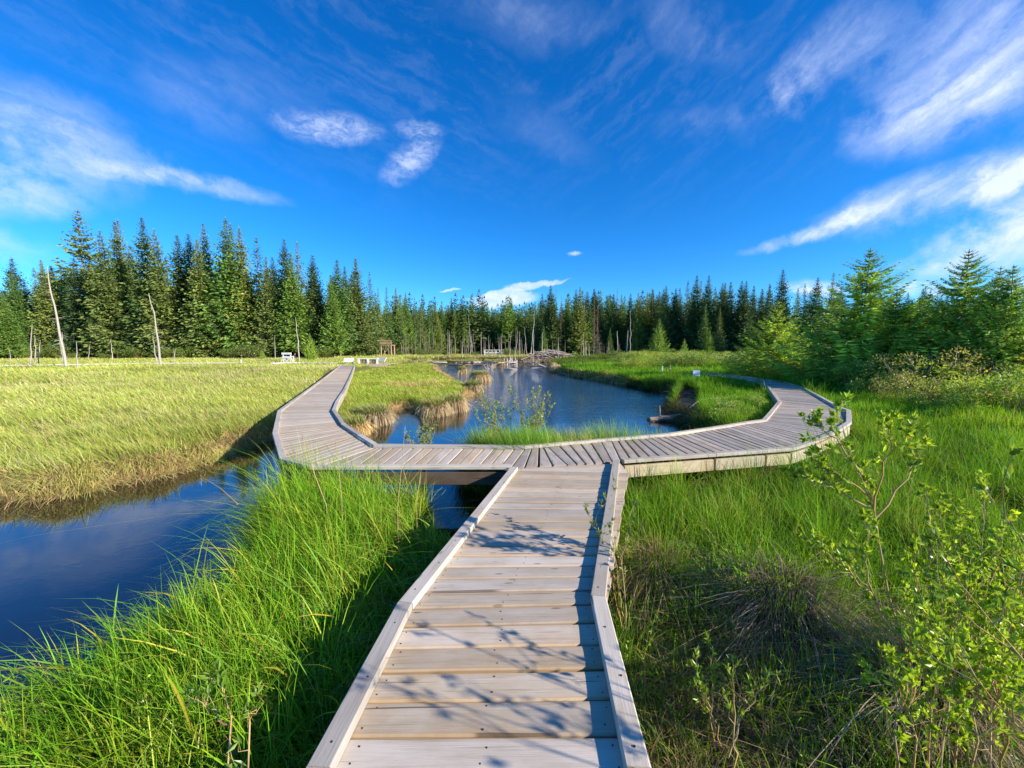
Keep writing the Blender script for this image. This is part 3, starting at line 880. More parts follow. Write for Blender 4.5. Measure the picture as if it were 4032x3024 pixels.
bank_straw('bank_straw', 0, 0, 12000, 'tan dead sedge stems along the waterline of the left meadow', 0, 11, pal([(.24, .19, .08), (.20, .20, .06)], [(.50, .38, .21), (.50, .50, .16)], [1.6, 1], .6), hr=(.20, .36), depth=.30)
bank_straw('island_straw', 0, 0, 22000, 'drooping tan straw hanging over the brown banks of the pond island', 12, 34, hr=(.18, .34), depth=.24)
bank_straw('shore_straw', 0, 0, 9000, 'pale straw along the far shore of the pond', 34, 46, hr=(.25, .5), depth=.8)
bank_straw('dark_bank_roots', 0, 0, 12000, 'dark hanging roots and dead stems under the right pond bank', 45, 60, pal([(.05, .04, .025)] * 2, [(.10, .11, .03), (.16, .16, .05)], [2, 1]), hr=(.25, .5), depth=.4)


# ------------------------------------------------------------------ spruces
def spruce_mesh(H, Rd, nwh, seed, cb=.08, bseg=4, nb=7, openness=0.0, tipw=.10, young=False, col=(.055, .085, .022), colb=(.13, .15, .035), irregular=.25):
    r = np.random.default_rng(seed)
    V, C = [], []
    tr = MB(); nseg = 9
    lean = r.normal(0, .008, 2)
    zz = np.linspace(0, 1, nseg)
    tp = np.stack([lean[0] * zz ** 2 * H, lean[1] * zz ** 2 * H, zz * H], 1)
    base_r = max(.03, H * (.0085 if not young else .008))
    tr.tube(tp, base_r * (1 - zz) ** .8 + .012, 7, (.5, .5, .5), cap=False)
    k_all = 0
    for wi in range(nwh):
        f = cb + (1 - cb) * (wi + r.uniform(-.3, .3)) / nwh
        if f > .992: continue
        f = max(f, cb * .8)
        if young: prof = (1 - f) ** .85
        else: prof = (min((1 - f) ** .9 * 1.15, .82 + .18 * min(1, f / .25)) + .02) * (1 - .3 * sstep(.18, .0, f))
        nbr = max(3, int(nb * (1 - .45 * f) + r.integers(-1, 2)))
        a0 = r.uniform(0, 6.28)
        irr = 1 + irregular * r.normal()
        for b in range(nbr):
            if r.random() < openness: continue
            a = a0 + b * 2 * math.pi / nbr + r.normal(0, .22)
            L = Rd * max(.03, prof) * np.clip(irr * .5 + .5 + irregular * r.normal(), .35, 1.35) + .05
            d = np.array([math.cos(a), math.sin(a)])
            up = (.45 * f ** 1.5 - .30 * (1 - f)) if not young else (.35 * f + .02)
            droop_ = -.18 * (1 - f * .6) if not young else -.05
            x0 = np.array([*(lean * f ** 2 * H), f * H])
            ns = max(3, int(bseg * (L / Rd) * .8 + bseg * .45))
            s_ = (np.arange(ns) + .6) / ns
            pr = L * s_
            pz = L * (up * s_ + droop_ * np.sin(s_ * math.pi) + .22 * s_ ** 3)
            cen = np.stack([x0[0] + d[0] * pr, x0[1] + d[1] * pr, x0[2] + pz], 1)
            sl = L * (up + .2)
            bright = np.exp(r.normal(0, .15))
            mixk = np.clip(r.normal(.45, .25), 0, 1)
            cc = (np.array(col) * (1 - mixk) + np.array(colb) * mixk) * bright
            tl0 = max(tipw * ((.8 + 1.1 * min(1, (1 - f) / .3)) if not young else 1.2), L * (.38 if not young else .25))
            for j in range(ns):
                tl = tl0 * (1 - .55 * s_[j]) * r.uniform(.8, 1.25)
                for sd_ in ((-1, 1, 0) if j == ns - 1 else (-1, 1, -1, 1)[:3 if bseg > 5 else 2]):
                    an = a + sd_ * r.uniform(.6, 1.1) + r.normal(0, .1)
                    u = np.array([math.cos(an), math.sin(an), r.normal(up * .4 - .16, .26)])
                    u /= np.linalg.norm(u)
                    side = np.cross(u, (0, 0, 1.0)); side /= np.linalg.norm(side) + 1e-6
                    roll = r.normal(0, .95)
                    upv = np.cross(side, u)
                    sv = side * math.cos(roll) + upv * math.sin(roll)
                    ww = tipw * r.uniform(.6, 1.2) * (.45 + .6 * min(1, tl / (tipw * 4)))
                    p0 = cen[j] + r.normal(0, tipw * .35, 3) - (0, 0, tipw * .3)
                    V += [p0, p0 + u * tl * .55 + sv * ww, p0 + u * tl, p0 + u * tl * .5 - sv * ww]
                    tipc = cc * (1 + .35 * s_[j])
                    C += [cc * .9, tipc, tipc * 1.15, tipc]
                    k_all += 1
            if (f < cb + .25 or openness > .05 or young) and L > .25:
                tr.tube([x0, cen[len(cen) // 2], cen[-1]], [base_r * .16 + .004, base_r * .09 + .003, .003], 3, (.35, .4, .5), cap=False)
    # dead lower twigs
    if not young:
        for _ in range(26):
            f = r.uniform(.02, cb + .16); a = r.uniform(0, 6.28); L = Rd * r.uniform(.3, .75)
            x0 = np.array([0, 0, f * H]); d = np.array([math.cos(a), math.sin(a), 0])
            tr.tube([x0, x0 + d * L * .6 + (0, 0, -.05 * L), x0 + d * L + (0, 0, -.3 * L)], [.02, .012, .004], 3, (.9, .3, .5), cap=False)
    # leader
    for q in range(5):
        p0 = np.array([*(lean * H), H * (1 - .012 * q)]); an = r.uniform(0, 6.28)
        u = np.array([math.cos(an) * .5, math.sin(an) * .5, .8]); sv = np.array([-math.sin(an), math.cos(an), 0])
        V += [p0 - u * .05, p0 + u * tipw + sv * tipw * .35, p0 + u * tipw * 2, p0 + u * tipw - sv * tipw * .35]; C += [np.array(colb)] * 4
    V = np.array(V); n = len(V) // 4
    return V, np.array(C), np.arange(n * 4).reshape(n, 4), tr


class Kind:
    def __init__(s, name, crown_mat, H, **kw):
        s.name, s.H = name, H
        V, C, Fc, tr = spruce_mesh(H, **kw)
        s.crown = mesh_np('crown', V, [Fc], crown_mat, None, C, smooth=False, link=False).data
        s.trunk = tr.build('trunk', M['bark'], None, True).data
        for o in [o for o in bpy.data.objects if o.data in (s.crown, s.trunk)]: bpy.data.objects.remove(o)

    def place(s, x, y, z, H, label, group=None, wide=1.0, cat='tree'):
        k = H / s.H
        e = empty(s.name, (x, y, z), random.uniform(0, 6.28), (k * wide, k * wide, k))
        for nm, me in (('trunk', s.trunk), ('crown', s.crown)):
            o = bpy.data.objects.new(nm, me); COL.objects.link(o); o.parent = e
        return tag(e, label, cat, group)


OL = dict(col=(.115, .165, .040), colb=(.25, .29, .07))
DK = dict(col=(.05, .095, .034), colb=(.11, .17, .055))
GR = dict(col=(.08, .16, .035), colb=(.18, .29, .055))
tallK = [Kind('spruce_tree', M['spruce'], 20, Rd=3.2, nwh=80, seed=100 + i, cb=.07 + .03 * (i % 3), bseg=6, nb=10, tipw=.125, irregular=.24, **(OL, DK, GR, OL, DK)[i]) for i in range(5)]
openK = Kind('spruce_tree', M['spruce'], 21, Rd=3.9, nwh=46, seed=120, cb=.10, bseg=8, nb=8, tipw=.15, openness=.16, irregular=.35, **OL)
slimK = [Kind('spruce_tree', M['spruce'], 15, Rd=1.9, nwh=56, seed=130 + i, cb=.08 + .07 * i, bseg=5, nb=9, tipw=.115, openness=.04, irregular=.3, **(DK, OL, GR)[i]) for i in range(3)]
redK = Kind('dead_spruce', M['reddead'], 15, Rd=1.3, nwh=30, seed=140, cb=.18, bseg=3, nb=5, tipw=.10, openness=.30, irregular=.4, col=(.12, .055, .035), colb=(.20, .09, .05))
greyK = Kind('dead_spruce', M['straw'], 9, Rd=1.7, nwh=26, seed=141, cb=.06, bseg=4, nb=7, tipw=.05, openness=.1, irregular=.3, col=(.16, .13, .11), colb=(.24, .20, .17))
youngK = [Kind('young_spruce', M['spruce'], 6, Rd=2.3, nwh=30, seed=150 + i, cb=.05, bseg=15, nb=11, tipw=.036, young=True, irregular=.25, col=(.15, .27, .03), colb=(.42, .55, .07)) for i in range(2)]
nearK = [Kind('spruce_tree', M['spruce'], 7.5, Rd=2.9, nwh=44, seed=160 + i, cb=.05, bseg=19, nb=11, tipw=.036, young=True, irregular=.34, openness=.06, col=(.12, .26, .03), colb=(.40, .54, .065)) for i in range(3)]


def gh1(x, y): return float(ground_h(np.array([[x, y]]))[0])


def tree_at(kind, px, ytop, Y, label, group=None, wide=1.0, basez=None):
    q = at_depth(px, ytop, Y); z = gh1(q[0], q[1]) - .05 if basez is None else basez
    return kind.place(q[0], q[1], z, max(.6, q[2] - z), label, group, wide)


ORD = ['first', 'second', 'third', 'fourth', 'fifth', 'sixth', 'seventh', 'eighth', 'ninth', 'tenth', 'eleventh', 'twelfth', 'thirteenth', 'fourteenth', 'fifteenth',
       'sixteenth', 'seventeenth', 'eighteenth', 'nineteenth', 'twentieth', 'twenty-first', 'twenty-second', 'twenty-third', 'twenty-fourth', 'twenty-fifth',
       'twenty-sixth', 'twenty-seventh', 'twenty-eighth', 'twenty-ninth', 'thirtieth', 'thirty-first', 'thirty-second', 'thirty-third', 'thirty-fourth', 'thirty-fifth', 'thirty-sixth', 'thirty-seventh', 'thirty-eighth', 'thirty-ninth', 'fortieth']
# left forest front row: crop x, top y, depth, kind (o olive, d dark, g green, w open, s slim)
LT = [(10, 640, 50, 'g'), (75, 490, 54, 'g'), (150, 560, 58, 'd'), (210, 480, 60, 's'), (260, 430, 56, 'o'), (312, 465, 60, 'd'), (370, 455, 58, 's'), (475, 112, 60, 'w'), (455, 415, 56, 'd'), (630, 250, 55, 'o'),
      (702, 188, 59, 'o'), (742, 182, 61, 's'), (800, 330, 64, 'd'), (885, 163, 56, 'd'), (968, 243, 55, 'o'), (1095, 275, 60, 'd'),
      (1182, 262, 60, 'd'), (1225, 300, 55, 'o'), (1262, 200, 58, 'o'), (1380, 163, 56, 'g'), (1436, 207, 59, 's'), (1495, 228, 57, 'o'), (1592, 287, 58, 's'), (1650, 410, 56, 'o'),
      (1692, 405, 62, 'd'), (1752, 288, 58, 'd'), (1800, 385, 56, 'g'), (1843, 320, 59, 's'), (1930, 390, 61, 'd'), (2093, 423, 60, 'g'), (2060, 540, 56, 'g'), (2140, 470, 66, 'd'), (2205, 420, 63, 'o')]
kd = {'o': [tallK[0], tallK[3]], 'd': [tallK[1], tallK[4]], 'g': [tallK[2]], 'w': [openK], 's': slimK}
adj = {'o': 'olive green spruce', 'd': 'dark green spruce', 'g': 'bright green spruce', 'w': 'tallest spruce with open layered branches', 's': 'slim narrow spruce'}
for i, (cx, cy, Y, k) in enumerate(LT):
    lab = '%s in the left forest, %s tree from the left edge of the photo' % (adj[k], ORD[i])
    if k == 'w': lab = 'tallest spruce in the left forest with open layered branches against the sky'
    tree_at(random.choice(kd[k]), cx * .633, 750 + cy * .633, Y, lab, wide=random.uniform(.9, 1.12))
# dark fill behind the left row
for i in range(46):
    px = -260 + 1680 * (i + random.random()) / 46; Y = random.uniform(63, 80)
    tree_at(random.choice([tallK[1], tallK[4], tallK[0], slimK[0]]), px, 1075 + random.uniform(-70, 70) + max(0, (px - 900)) * .12, Y,
            'dark spruce packed in the rows behind the front trees of the left forest', 'spruces behind the left front row', wide=1.25)
# trees out to the left of the frame
for i in range(6):
    tree_at(tallK[i % 5], -120 - i * 90, 1050 + random.uniform(-60, 60), 52 + random.uniform(-3, 6), 'green spruce at the far left end of the left forest', 'spruces beyond the left edge')
# middle: continues to the right, getting farther away
MT = [(1455, 1068, 66), (1490, 1130, 70), (1522, 1128, 72), (1560, 1130, 76), (1600, 1150, 80), (1632, 1170, 82), (1660, 1172, 86), (1690, 1195, 90), (1717, 1200, 92), (1778, 1180, 100), (1400, 1035, 68), (1765, 1200, 104), (1822, 1208, 104), (1855, 1218, 108), (1872, 1205, 112),
      (1900, 1202, 112), (1918, 1205, 116), (1937, 1204, 114), (1972, 1216, 118), (2025, 1215, 120), (2000, 1222, 124), (1742, 1204, 98), (1575, 1160, 74)]
for i, (px, yt, Y) in enumerate(MT):
    tree_at((slimK + [tallK[0], tallK[2]])[i % 5], px, yt, Y, 'slender spruce in the receding centre tree line, %s counting from its left end' % ORD[i], wide=.85)
for i in range(60):
    px = 1400 + 720 * (i + random.random()) / 60; Y = random.uniform(78, 92) + (px - 1400) / 720 * 32
    tree_at(random.choice(slimK + [tallK[0], tallK[2]]), px, 1205 + random.uniform(-10, 45) + (px - 1700) * .02, Y, 'slender spruce in the dense centre forest beyond the far shore', 'spruces of the centre forest', wide=1.1)
# right forest
RT = [(15, 410, 96, 's'), (75, 345, 90, 'd'), (148, 270, 84, 'd'), (300, 400, 84, 'g'), (368, 300, 88, 'd'), (403, 285, 82, 'o'), (500, 450, 84, 'g'), (590, 410, 86, 'd'), (650, 380, 88, 's'), (770, 350, 90, 's'), (850, 340, 86, 'd'), (912, 335, 82, 'o'),
      (945, 350, 88, 's'), (995, 330, 84, 'o'), (1040, 310, 86, 'd'), (1100, 325, 88, 'd'), (1155, 275, 80, 'o'), (1235, 290, 80, 'd'), (1285, 385, 84, 'd'), (1352, 235, 82, 's'), (1422, 185, 78, 'd'), (1458, 230, 82, 's'),
      (1527, 185, 76, 'd'), (1590, 285, 84, 's'), (1640, 245, 80, 'd'), (1675, 250, 76, 'o'), (1725, 240, 74, 'd'), (1810, 225, 74, 'd'), (1858, 235, 72, 'd'), (1920, 275, 76, 'd'), (1995, 300, 78, 'd'), (2068, 260, 74, 'd')]
for i, (cx, cy, Y, k) in enumerate(RT):
    tree_at(random.choice(kd[k]), 2100 + cx * .452, 1000 + cy * .452, Y, '%s in the right forest, %s from the white sloping lodge side' % (adj[k], ORD[i]) if False else '%s in the right forest edge, %s from its left end' % (adj[k], ORD[i]), wide=random.uniform(.85, 1.05))
for (cx, cy, Y, H_) in ((205, 300, 84, 0), (240, 360, 82, 0), (535, 345, 82, 0), (728, 305, 90, 0), (445, 345, 88, 0), (560, 395, 84, 0)):
    tree_at(redK, 2100 + cx * .452, 1000 + cy * .452, Y, 'rusty brown dead spruce standing in the right forest edge above the beaver lodge', 'rusty dead spruces', wide=.9)
tree_at(greyK, 2355, 1285, 72, 'grey dead bushy spruce at the foot of the right forest', wide=1.0)
for i in range(64):
    px = 2090 + 2050 * (i + random.random()) / 64; Y = random.uniform(82, 104) if px < 3050 else random.uniform(48, 80)
    tree_at(random.choice([tallK[1], tallK[4], slimK[0], slimK[2]]), px, 1150 + random.uniform(-20, 50), Y,
            'dark spruce packed in the rows behind the front trees of the right forest', 'spruces behind the right front row', wide=1.25)
# right side, crop6 coordinates
r6 = lambda x, y: (3000 + .4665 * x, 950 + .4665 * y)
for (cx, cy, Y, k, lab) in ((180, 236, 52, tallK[4], 'tall dark pine shaped spruce with a rounded top, right of centre'),
                            (75, 358, 56, slimK[0], 'thin dark spruce just left of the round topped tall spruce'),
                            (305, 395, 54, slimK[2], 'slim spruce between the round topped spruce and the white cloud'),
                            (370, 358, 50, slimK[0], 'dark pointed spruce before the white cloud'),
                            (465, 298, 46, tallK[1], 'stout dark spruce with a yellow lit lower crown behind the young spruces'),
                            (600, 265, 50, slimK[1], 'sharp pointed spruce just left of the big feathery spruce'),
                            (1250, 428, 46, tallK[2], 'blunt grey green tree in the gap between the two big near spruces'),
                            (1385, 375, 48, slimK[2], 'pointed spruce in the gap right of the big feathery spruce'),
                            (1425, 405, 50, slimK[0], 'shorter pointed spruce touching its taller neighbour in the gap'),
                            (1490, 418, 46, slimK[2], 'small spruce left of the tall feathery right spruce')):
    x_, y_ = r6(cx, cy); tree_at(k, x_, y_, Y, lab, wide=1.05)
for (cx, cy, Y, k, wd, lab) in ((905, 60, 16.5, nearK[0], 1.2, 'big feathery spruce with a leaning open top beside the bushes right of the walkway'),
                                (1160, 398, 15.0, nearK[1], 1.02, 'bushy green spruce crowding the right side of the big feathery spruce'),
                                (1750, 68, 14.0, nearK[2], 1.02, 'feathery spruce with a thin bare leader near the right edge'),
                                (2005, 208, 13.0, nearK[0], .88, 'second last near spruce before the right edge'),
                                (2140, 193, 12.5, nearK[1], .85, 'rightmost near spruce cut by the right edge'),
                                (130, 500, 21, youngK[0], 1.25, 'yellow green young spruce lit by the sun beside the end of the walkway'),
                                (255, 640, 25, youngK[1], 1.0, 'small yellow green spruce leaning on the lit young spruce'),
                                (1560, 620, 17, youngK[0], .9, 'young spruce in front of the tall feathery right spruce'),
                                (1860, 800, 13.5, youngK[1], .9, 'light green young spruce low at the right edge'),):
    x_, y_ = r6(cx, cy); tree_at(k, x_, y_, Y, lab, wide=wd)
r4 = lambda x, y: (2100 + .452 * x, 1000 + .452 * y)
for (cx, cy, Y, k, wd, lab) in ((1100, 560, 44, youngK[0], .62, 'bright bushy young spruce standing before the right forest'),
                                (1317, 735, 42, youngK[1], .6, 'small pointed young spruce in the marsh before the dark forest'),
                                (1503, 430, 58, slimK[2], 1.0, 'slim sunlit spruce in front of the dark right forest'),
                                (1630, 468, 56, slimK[1], 1.0, 'slim yellow green spruce right of the first sunlit one'),
                                (1540, 660, 54, youngK[0], .5, 'short spruce at the foot of the two sunlit slim spruces'),
                                (670, 640, 76, slimK[2], 1.1, 'small green spruce beside the grey dead bushy spruce'),
                                (90, 620, 74, slimK[2], 1.2, 'small spruce behind the beaver lodge')):
    x_, y_ = r4(cx, cy); tree_at(k, x_, y_, Y, lab, wide=wd)
for (cx, cy, Y, lab) in ((1925, 885, 47, 'small yellow green spruce right of the white stand'), (1630, 985, 50, 'tiny young spruce at the foot of the left forest')):
    tree_at(youngK[0], cx * .633, 750 + cy * .633, Y, lab, wide=.6)

# far wooded hill closing the view: one mass nobody could count
r = np.random.default_rng(77); N = 760
hx = np.concatenate([r.uniform(-190, 260, 420), r.uniform(-45, 60, 340)]); hy = np.concatenate([r.uniform(118, 235, 420), r.uniform(96, 150, 340)])
VV, CC = [], []
for k, (Vs, Cs) in enumerate([(K.crown, None) for K in (slimK[0], slimK[2])]):
    a = np.empty(len(Vs.vertices) * 3, dtype=np.float32); Vs.vertices.foreach_get('co', a); a = a.reshape(-1, 4, 3)
    cc = np.empty(len(Vs.vertices) * 4, dtype=np.float32); Vs.color_attributes['col'].data.foreach_get('color', cc); cc = cc.reshape(-1, 4, 4)[:, :, :3]
    sel = r.random(len(a)) < .30; a = a[sel]; cc = cc[sel]
    cen = a.mean(1, keepdims=True); a = cen + (a - cen) * 1.9
    for i in range(k, N, 2):
        sc_ = r.uniform(.7, 1.15); th_ = r.uniform(0, 6.28); c_, s_ = math.cos(th_), math.sin(th_)
        q = a * np.array([1.35, 1.35, 1]) * sc_; q = np.stack([q[..., 0] * c_ - q[..., 1] * s_, q[..., 0] * s_ + q[..., 1] * c_, q[..., 2]], -1)
        q = q + np.array([hx[i], hy[i], float(base_h(np.array([[hx[i], hy[i]]]))[0]) - .3])
        VV.append(q.reshape(-1, 3)); CC.append(cc.reshape(-1, 3) * r.uniform(.8, 1.25))
VV = np.concatenate(VV); CC = np.concatenate(CC)
tag(mesh_np('distant_forest', VV, [np.arange(len(VV)).reshape(-1, 4)], M['spruce'], None, CC), 'far off spruce forest on the low rise closing the view', 'forest', kind='stuff')


# ------------------------------------------------------------------ willow shrubs
def leaf_set(cen, dirs, L, W, r, fold=.25):
    """pointed folded leaves: n centres, n directions"""
    n = len(cen); u = dirs / (np.linalg.norm(dirs, axis=1)[:, None] + 1e-9)
    rnd = r.normal(0, 1, (n, 3)); sd = np.cross(u, rnd); sd /= np.linalg.norm(sd, axis=1)[:, None] + 1e-9
    nm = np.cross(u, sd)
    L = L[:, None]; W = W[:, None]
    p0 = cen; p1 = cen + u * L * .45 + sd * W / 2 + nm * W * fold; p2 = cen + u * L - nm * L * .06; p3 = cen + u * L * .45 - sd * W / 2 + nm * W * fold
    pm = cen + u * L * .5
    V = np.stack([p0, p1, p2, p3, pm], 1).reshape(-1, 3)
    B = (np.arange(n) * 5)[:, None]
    F = np.concatenate([B + np.array([[0, 1, 4]]), B + np.array([[1, 2, 4]]), B + np.array([[2, 3, 4]]), B + np.array([[3, 0, 4]])])
    return V, F


def shrub(name, stems, label, seed, twigs=7, tl=.22, leafL=.038, leafW=.017, per=9, cat='shrub', stem_r=.006, cols=((.14, .27, .03), (.30, .42, .05)), stem_mat=None, parent_loc=None, leaf_from=.3, group=None):
    r = np.random.default_rng(seed); sm = MB(); cen, dr = [], []
    for st in stems:
        pts = np.array(st, float); k = np.linspace(0, 1, 9); kk = np.linspace(0, 1, len(pts))
        p = np.stack([np.interp(k, kk, pts[:, i]) for i in range(3)], 1)
        p[1:-1] += r.normal(0, .008, (7, 3))
        sm.tube(p, stem_r * (1.15 - k), 5, (r.random(), r.random(), .5), cap=False)
        L = np.linalg.norm(p[-1] - p[0])
        for j in range(twigs):
            f = leaf_from + (1 - leaf_from) * (j + r.random()) / twigs
            q = np.array([np.interp(f, k, p[:, i]) for i in range(3)])
            d = p[-1] - p[0]; d = d / L + r.normal(0, .55, 3); d[2] += .25; d /= np.linalg.norm(d)
            l_ = tl * r.uniform(.4, 1.1) * (1.15 - f * .5)
            tw = np.stack([q, q + d * l_ * .5 + r.normal(0, .01, 3), q + d * l_ + (0, 0, l_ * .15)])
            sm.tube(tw, [stem_r * .4, stem_r * .3, stem_r * .15], 4, (r.random(), r.random(), .5), cap=False)
            for m_ in range(per):
                g = r.uniform(.25, 1) if m_ > per * .6 else 1.0 - .12 * r.random()
                c_ = tw[0] * (1 - g) + tw[2] * g
                e = d * .8 + r.normal(0, .6, 3); e[2] += .25
                cen.append(c_); dr.append(e)
        for m_ in range(per):
            e = (p[-1] - p[-3]); e = e / np.linalg.norm(e) + r.normal(0, .5, 3); cen.append(p[-1]); dr.append(e)
    cen = np.array(cen); dr = np.array(dr); n = len(cen)
    V, Fc = leaf_set(cen, dr, leafL * r.uniform(.6, 1.25, n), leafW * r.uniform(.7, 1.2, n), r)
    mixk = np.clip(r.normal(.45, .3, n), 0, 1)[:, None]
    c = (np.array(cols[0]) * (1 - mixk) + np.array(cols[1]) * mixk) * np.exp(r.normal(0, .2, n))[:, None]
    b = stems[0][0]
    e = empty(name, tuple(b))
    st_o = sm.build('stems', stem_mat or M['stem'], e, True); lf = mesh_np('leaves', V, [Fc], M['leaf'], e, np.repeat(c, 5, 0))
    for o in (st_o, lf): o.location = -Vector(tuple(b))
    return tag(e, label, cat, group)


M['stem'] = wood_mat('willow_stem', (.52, .40, .20), (.40, .24, .11), (.14, .08, .04), grain=.3)


def fan(base, n, h, spread, seed, lean=(0, 0)):
    r = np.random.default_rng(seed); out = []
    for i in range(n):
        a = r.uniform(0, 6.28); s_ = spread * math.sqrt(r.random()); hh = h * r.uniform(.6, 1.05)
        b = np.array(base) + (r.normal(0, .05), r.normal(0, .05), 0)
        t_ = b + (math.cos(a) * s_ + lean[0], math.sin(a) * s_ + lean[1], hh)
        m_ = b * .5 + t_ * .5 + (-math.cos(a) * s_ * .15, -math.sin(a) * s_ * .15, hh * .06)
        out.append([b, m_, t_])
    return out


D = lambda x, y, Y: at_depth(x, y, Y)
big = [[D(3660, 2880, 1.95), D(3530, 2440, 2.0), D(3455, 2080, 2.05), D(3430, 1960, 2.07), D(3340, 1780, 2.1), D(3305, 1600, 2.15)],
       [D(3440, 2010, 2.06), D(3470, 1880, 2.03), D(3500, 1760, 2.0), D(3495, 1660, 1.98)],
       [D(3448, 2040, 2.06), D(3560, 1900, 2.1), D(3600, 1800, 2.14), D(3590, 1680, 2.18)],
       [D(3430, 1965, 2.07), D(3330, 1880, 2.1), D(3230, 1840, 2.12)],
       [D(3425, 2000, 2.07), D(3290, 1920, 2.1), D(3140, 1880, 2.14)],
       [D(3430, 1950, 2.1), D(3300, 1730, 2.2), D(3200, 1670, 2.3)],
       [D(3500, 2450, 2.1), D(3350, 2250, 2.2), D(3200, 2150, 2.3)],
       [D(3640, 2800, 2.0), D(3660, 2400, 2.2), D(3670, 2100, 2.3), D(3640, 1920, 2.35)],
       [D(3560, 2600, 2.0), D(3420, 2300, 2.0), D(3400, 2050, 2.0)]]
shrub('willow_shrub', big, 'tall willow shrub with long bare pale stems in the right foreground', 1, twigs=11, tl=.17, per=17, stem_r=.0055, leafL=.040, leafW=.019, leaf_from=.3, cols=((.24, .40, .03), (.52, .62, .06)))
rs = [[D(3640 + i * 34, 2900, 1.72 + .12 * (i % 4)) * (1, 1, 0) + (0, 0, -.55), D(3600 + i * 34, 2620, 1.80 + .1 * (i % 3)), D(3560 + i * 44 + 60 * math.sin(i * 2.1), 2260 + 170 * math.sin(i * 1.7) + 60 * math.sin(i * 5.1), 2.0 + .25 * math.cos(i))] for i in range(17)]
rs += [[D(3760 + i * 70, 2900, 1.9) * (1, 1, 0) + (0, 0, -.55), D(3740 + i * 70, 2400, 2.1), D(3700 + i * 85, 1990 + 90 * math.sin(i * 2.3), 2.3)] for i in range(5)]
rs += [[D(3560 + i * 60, 2950, 1.5) * (1, 1, 0) + (0, 0, -.55), D(3540 + i * 60, 2800, 1.55), D(3520 + i * 70, 2600 - 60 * (i % 2), 1.65 + .05 * (i % 3))] for i in range(8)]
shrub('willow_shrub', rs, 'dense leafy willow filling the bottom right corner of the photo', 2, twigs=16, tl=.22, per=15, stem_r=.005, leafL=.037, leafW=.018, leaf_from=.22, cols=((.20, .36, .03), (.48, .60, .06)))
shrub('willow_shrub', fan((1.75, 2.75, -.5), 8, .55, .5, 3), 'low willow sprig in the grass between the walkway and the tall willow', 3, twigs=6, tl=.15, per=9, stem_r=.004, leafL=.035, leafW=.015)
shrub('willow_shrub', fan((2.0, .78, -.5), 12, 1.55, .6, 4, (-.1, 0)), 'leafy willow just past the right edge that shades the nearest boards', 4, twigs=9, tl=.3, per=9, stem_r=.007)
shrub('willow_shrub', [[(.80, 2.62, -.5), (.72, 2.72, -.1), (.64, 2.9, .18), D(2420, 1930, 2.95)], [(.82, 2.60, -.5), (.80, 2.66, 0), D(2500, 1990, 2.8)],
                       [(.80, 2.64, -.5), (.74, 2.76, -.05), (.66, 2.85, .12), D(2310, 2010, 2.9)], [(.80, 2.66, -.4), (.76, 2.7, .0), D(2400, 2080, 2.75)], [(.8, 2.6, -.4), D(2430, 2300, 2.7), D(2370, 2180, 2.75)]],
      'slender willow sprout leaning over the right rail of the walkway', 5, twigs=6, tl=.12, per=7, stem_r=.0045, leafL=.042, leafW=.013, cols=((.13, .22, .05), (.30, .38, .12)))
shrub('willow_shrub', fan((1.05, 1.75, -.5), 5, .45, .22, 6), 'small green willow tuft below the bend of the right rail', 6, twigs=5, tl=.12, per=9, stem_r=.004, leafL=.04, leafW=.013)
shrub('willow_shrub', [[(-1.05, 1.25, -.5), D(905, 2850, 1.3), D(880, 2700, 1.32), D(860, 2640, 1.33)], [D(905, 2850, 1.3), D(830, 2780, 1.3), D(770, 2760, 1.32)], [(-1.0, 1.28, -.5), D(980, 2850, 1.25), D(1010, 2790, 1.25)]],
      'small red stemmed willow sprout in the sedge at the bottom left', 7, twigs=6, tl=.07, per=5, stem_r=.004, leafL=.05, leafW=.013)
shrub('willow_shrub', fan((-.28, 6.75, -.62), 14, 1.38, .36, 8), 'left one of two pale green willows between the crossing walkway and the pond', 8, twigs=10, tl=.2, per=8, leafL=.05, leafW=.02, cols=((.20, .30, .07), (.45, .50, .18)))
shrub('willow_shrub', fan((.34, 6.7, -.62), 15, 1.32, .40, 9), 'right one of two pale green willows between the crossing walkway and the pond', 9, twigs=10, tl=.2, per=8, leafL=.05, leafW=.02, cols=((.18, .30, .05), (.42, .48, .14)))
shrub('willow_shrub', fan((-1.5, 6.25, -.72), 20, .98, .36, 10), 'low round willow standing in the pond beside the crossing walkway', 10, twigs=10, tl=.16, per=8, leafL=.045, leafW=.02, cols=((.18, .29, .07), (.42, .46, .18)))


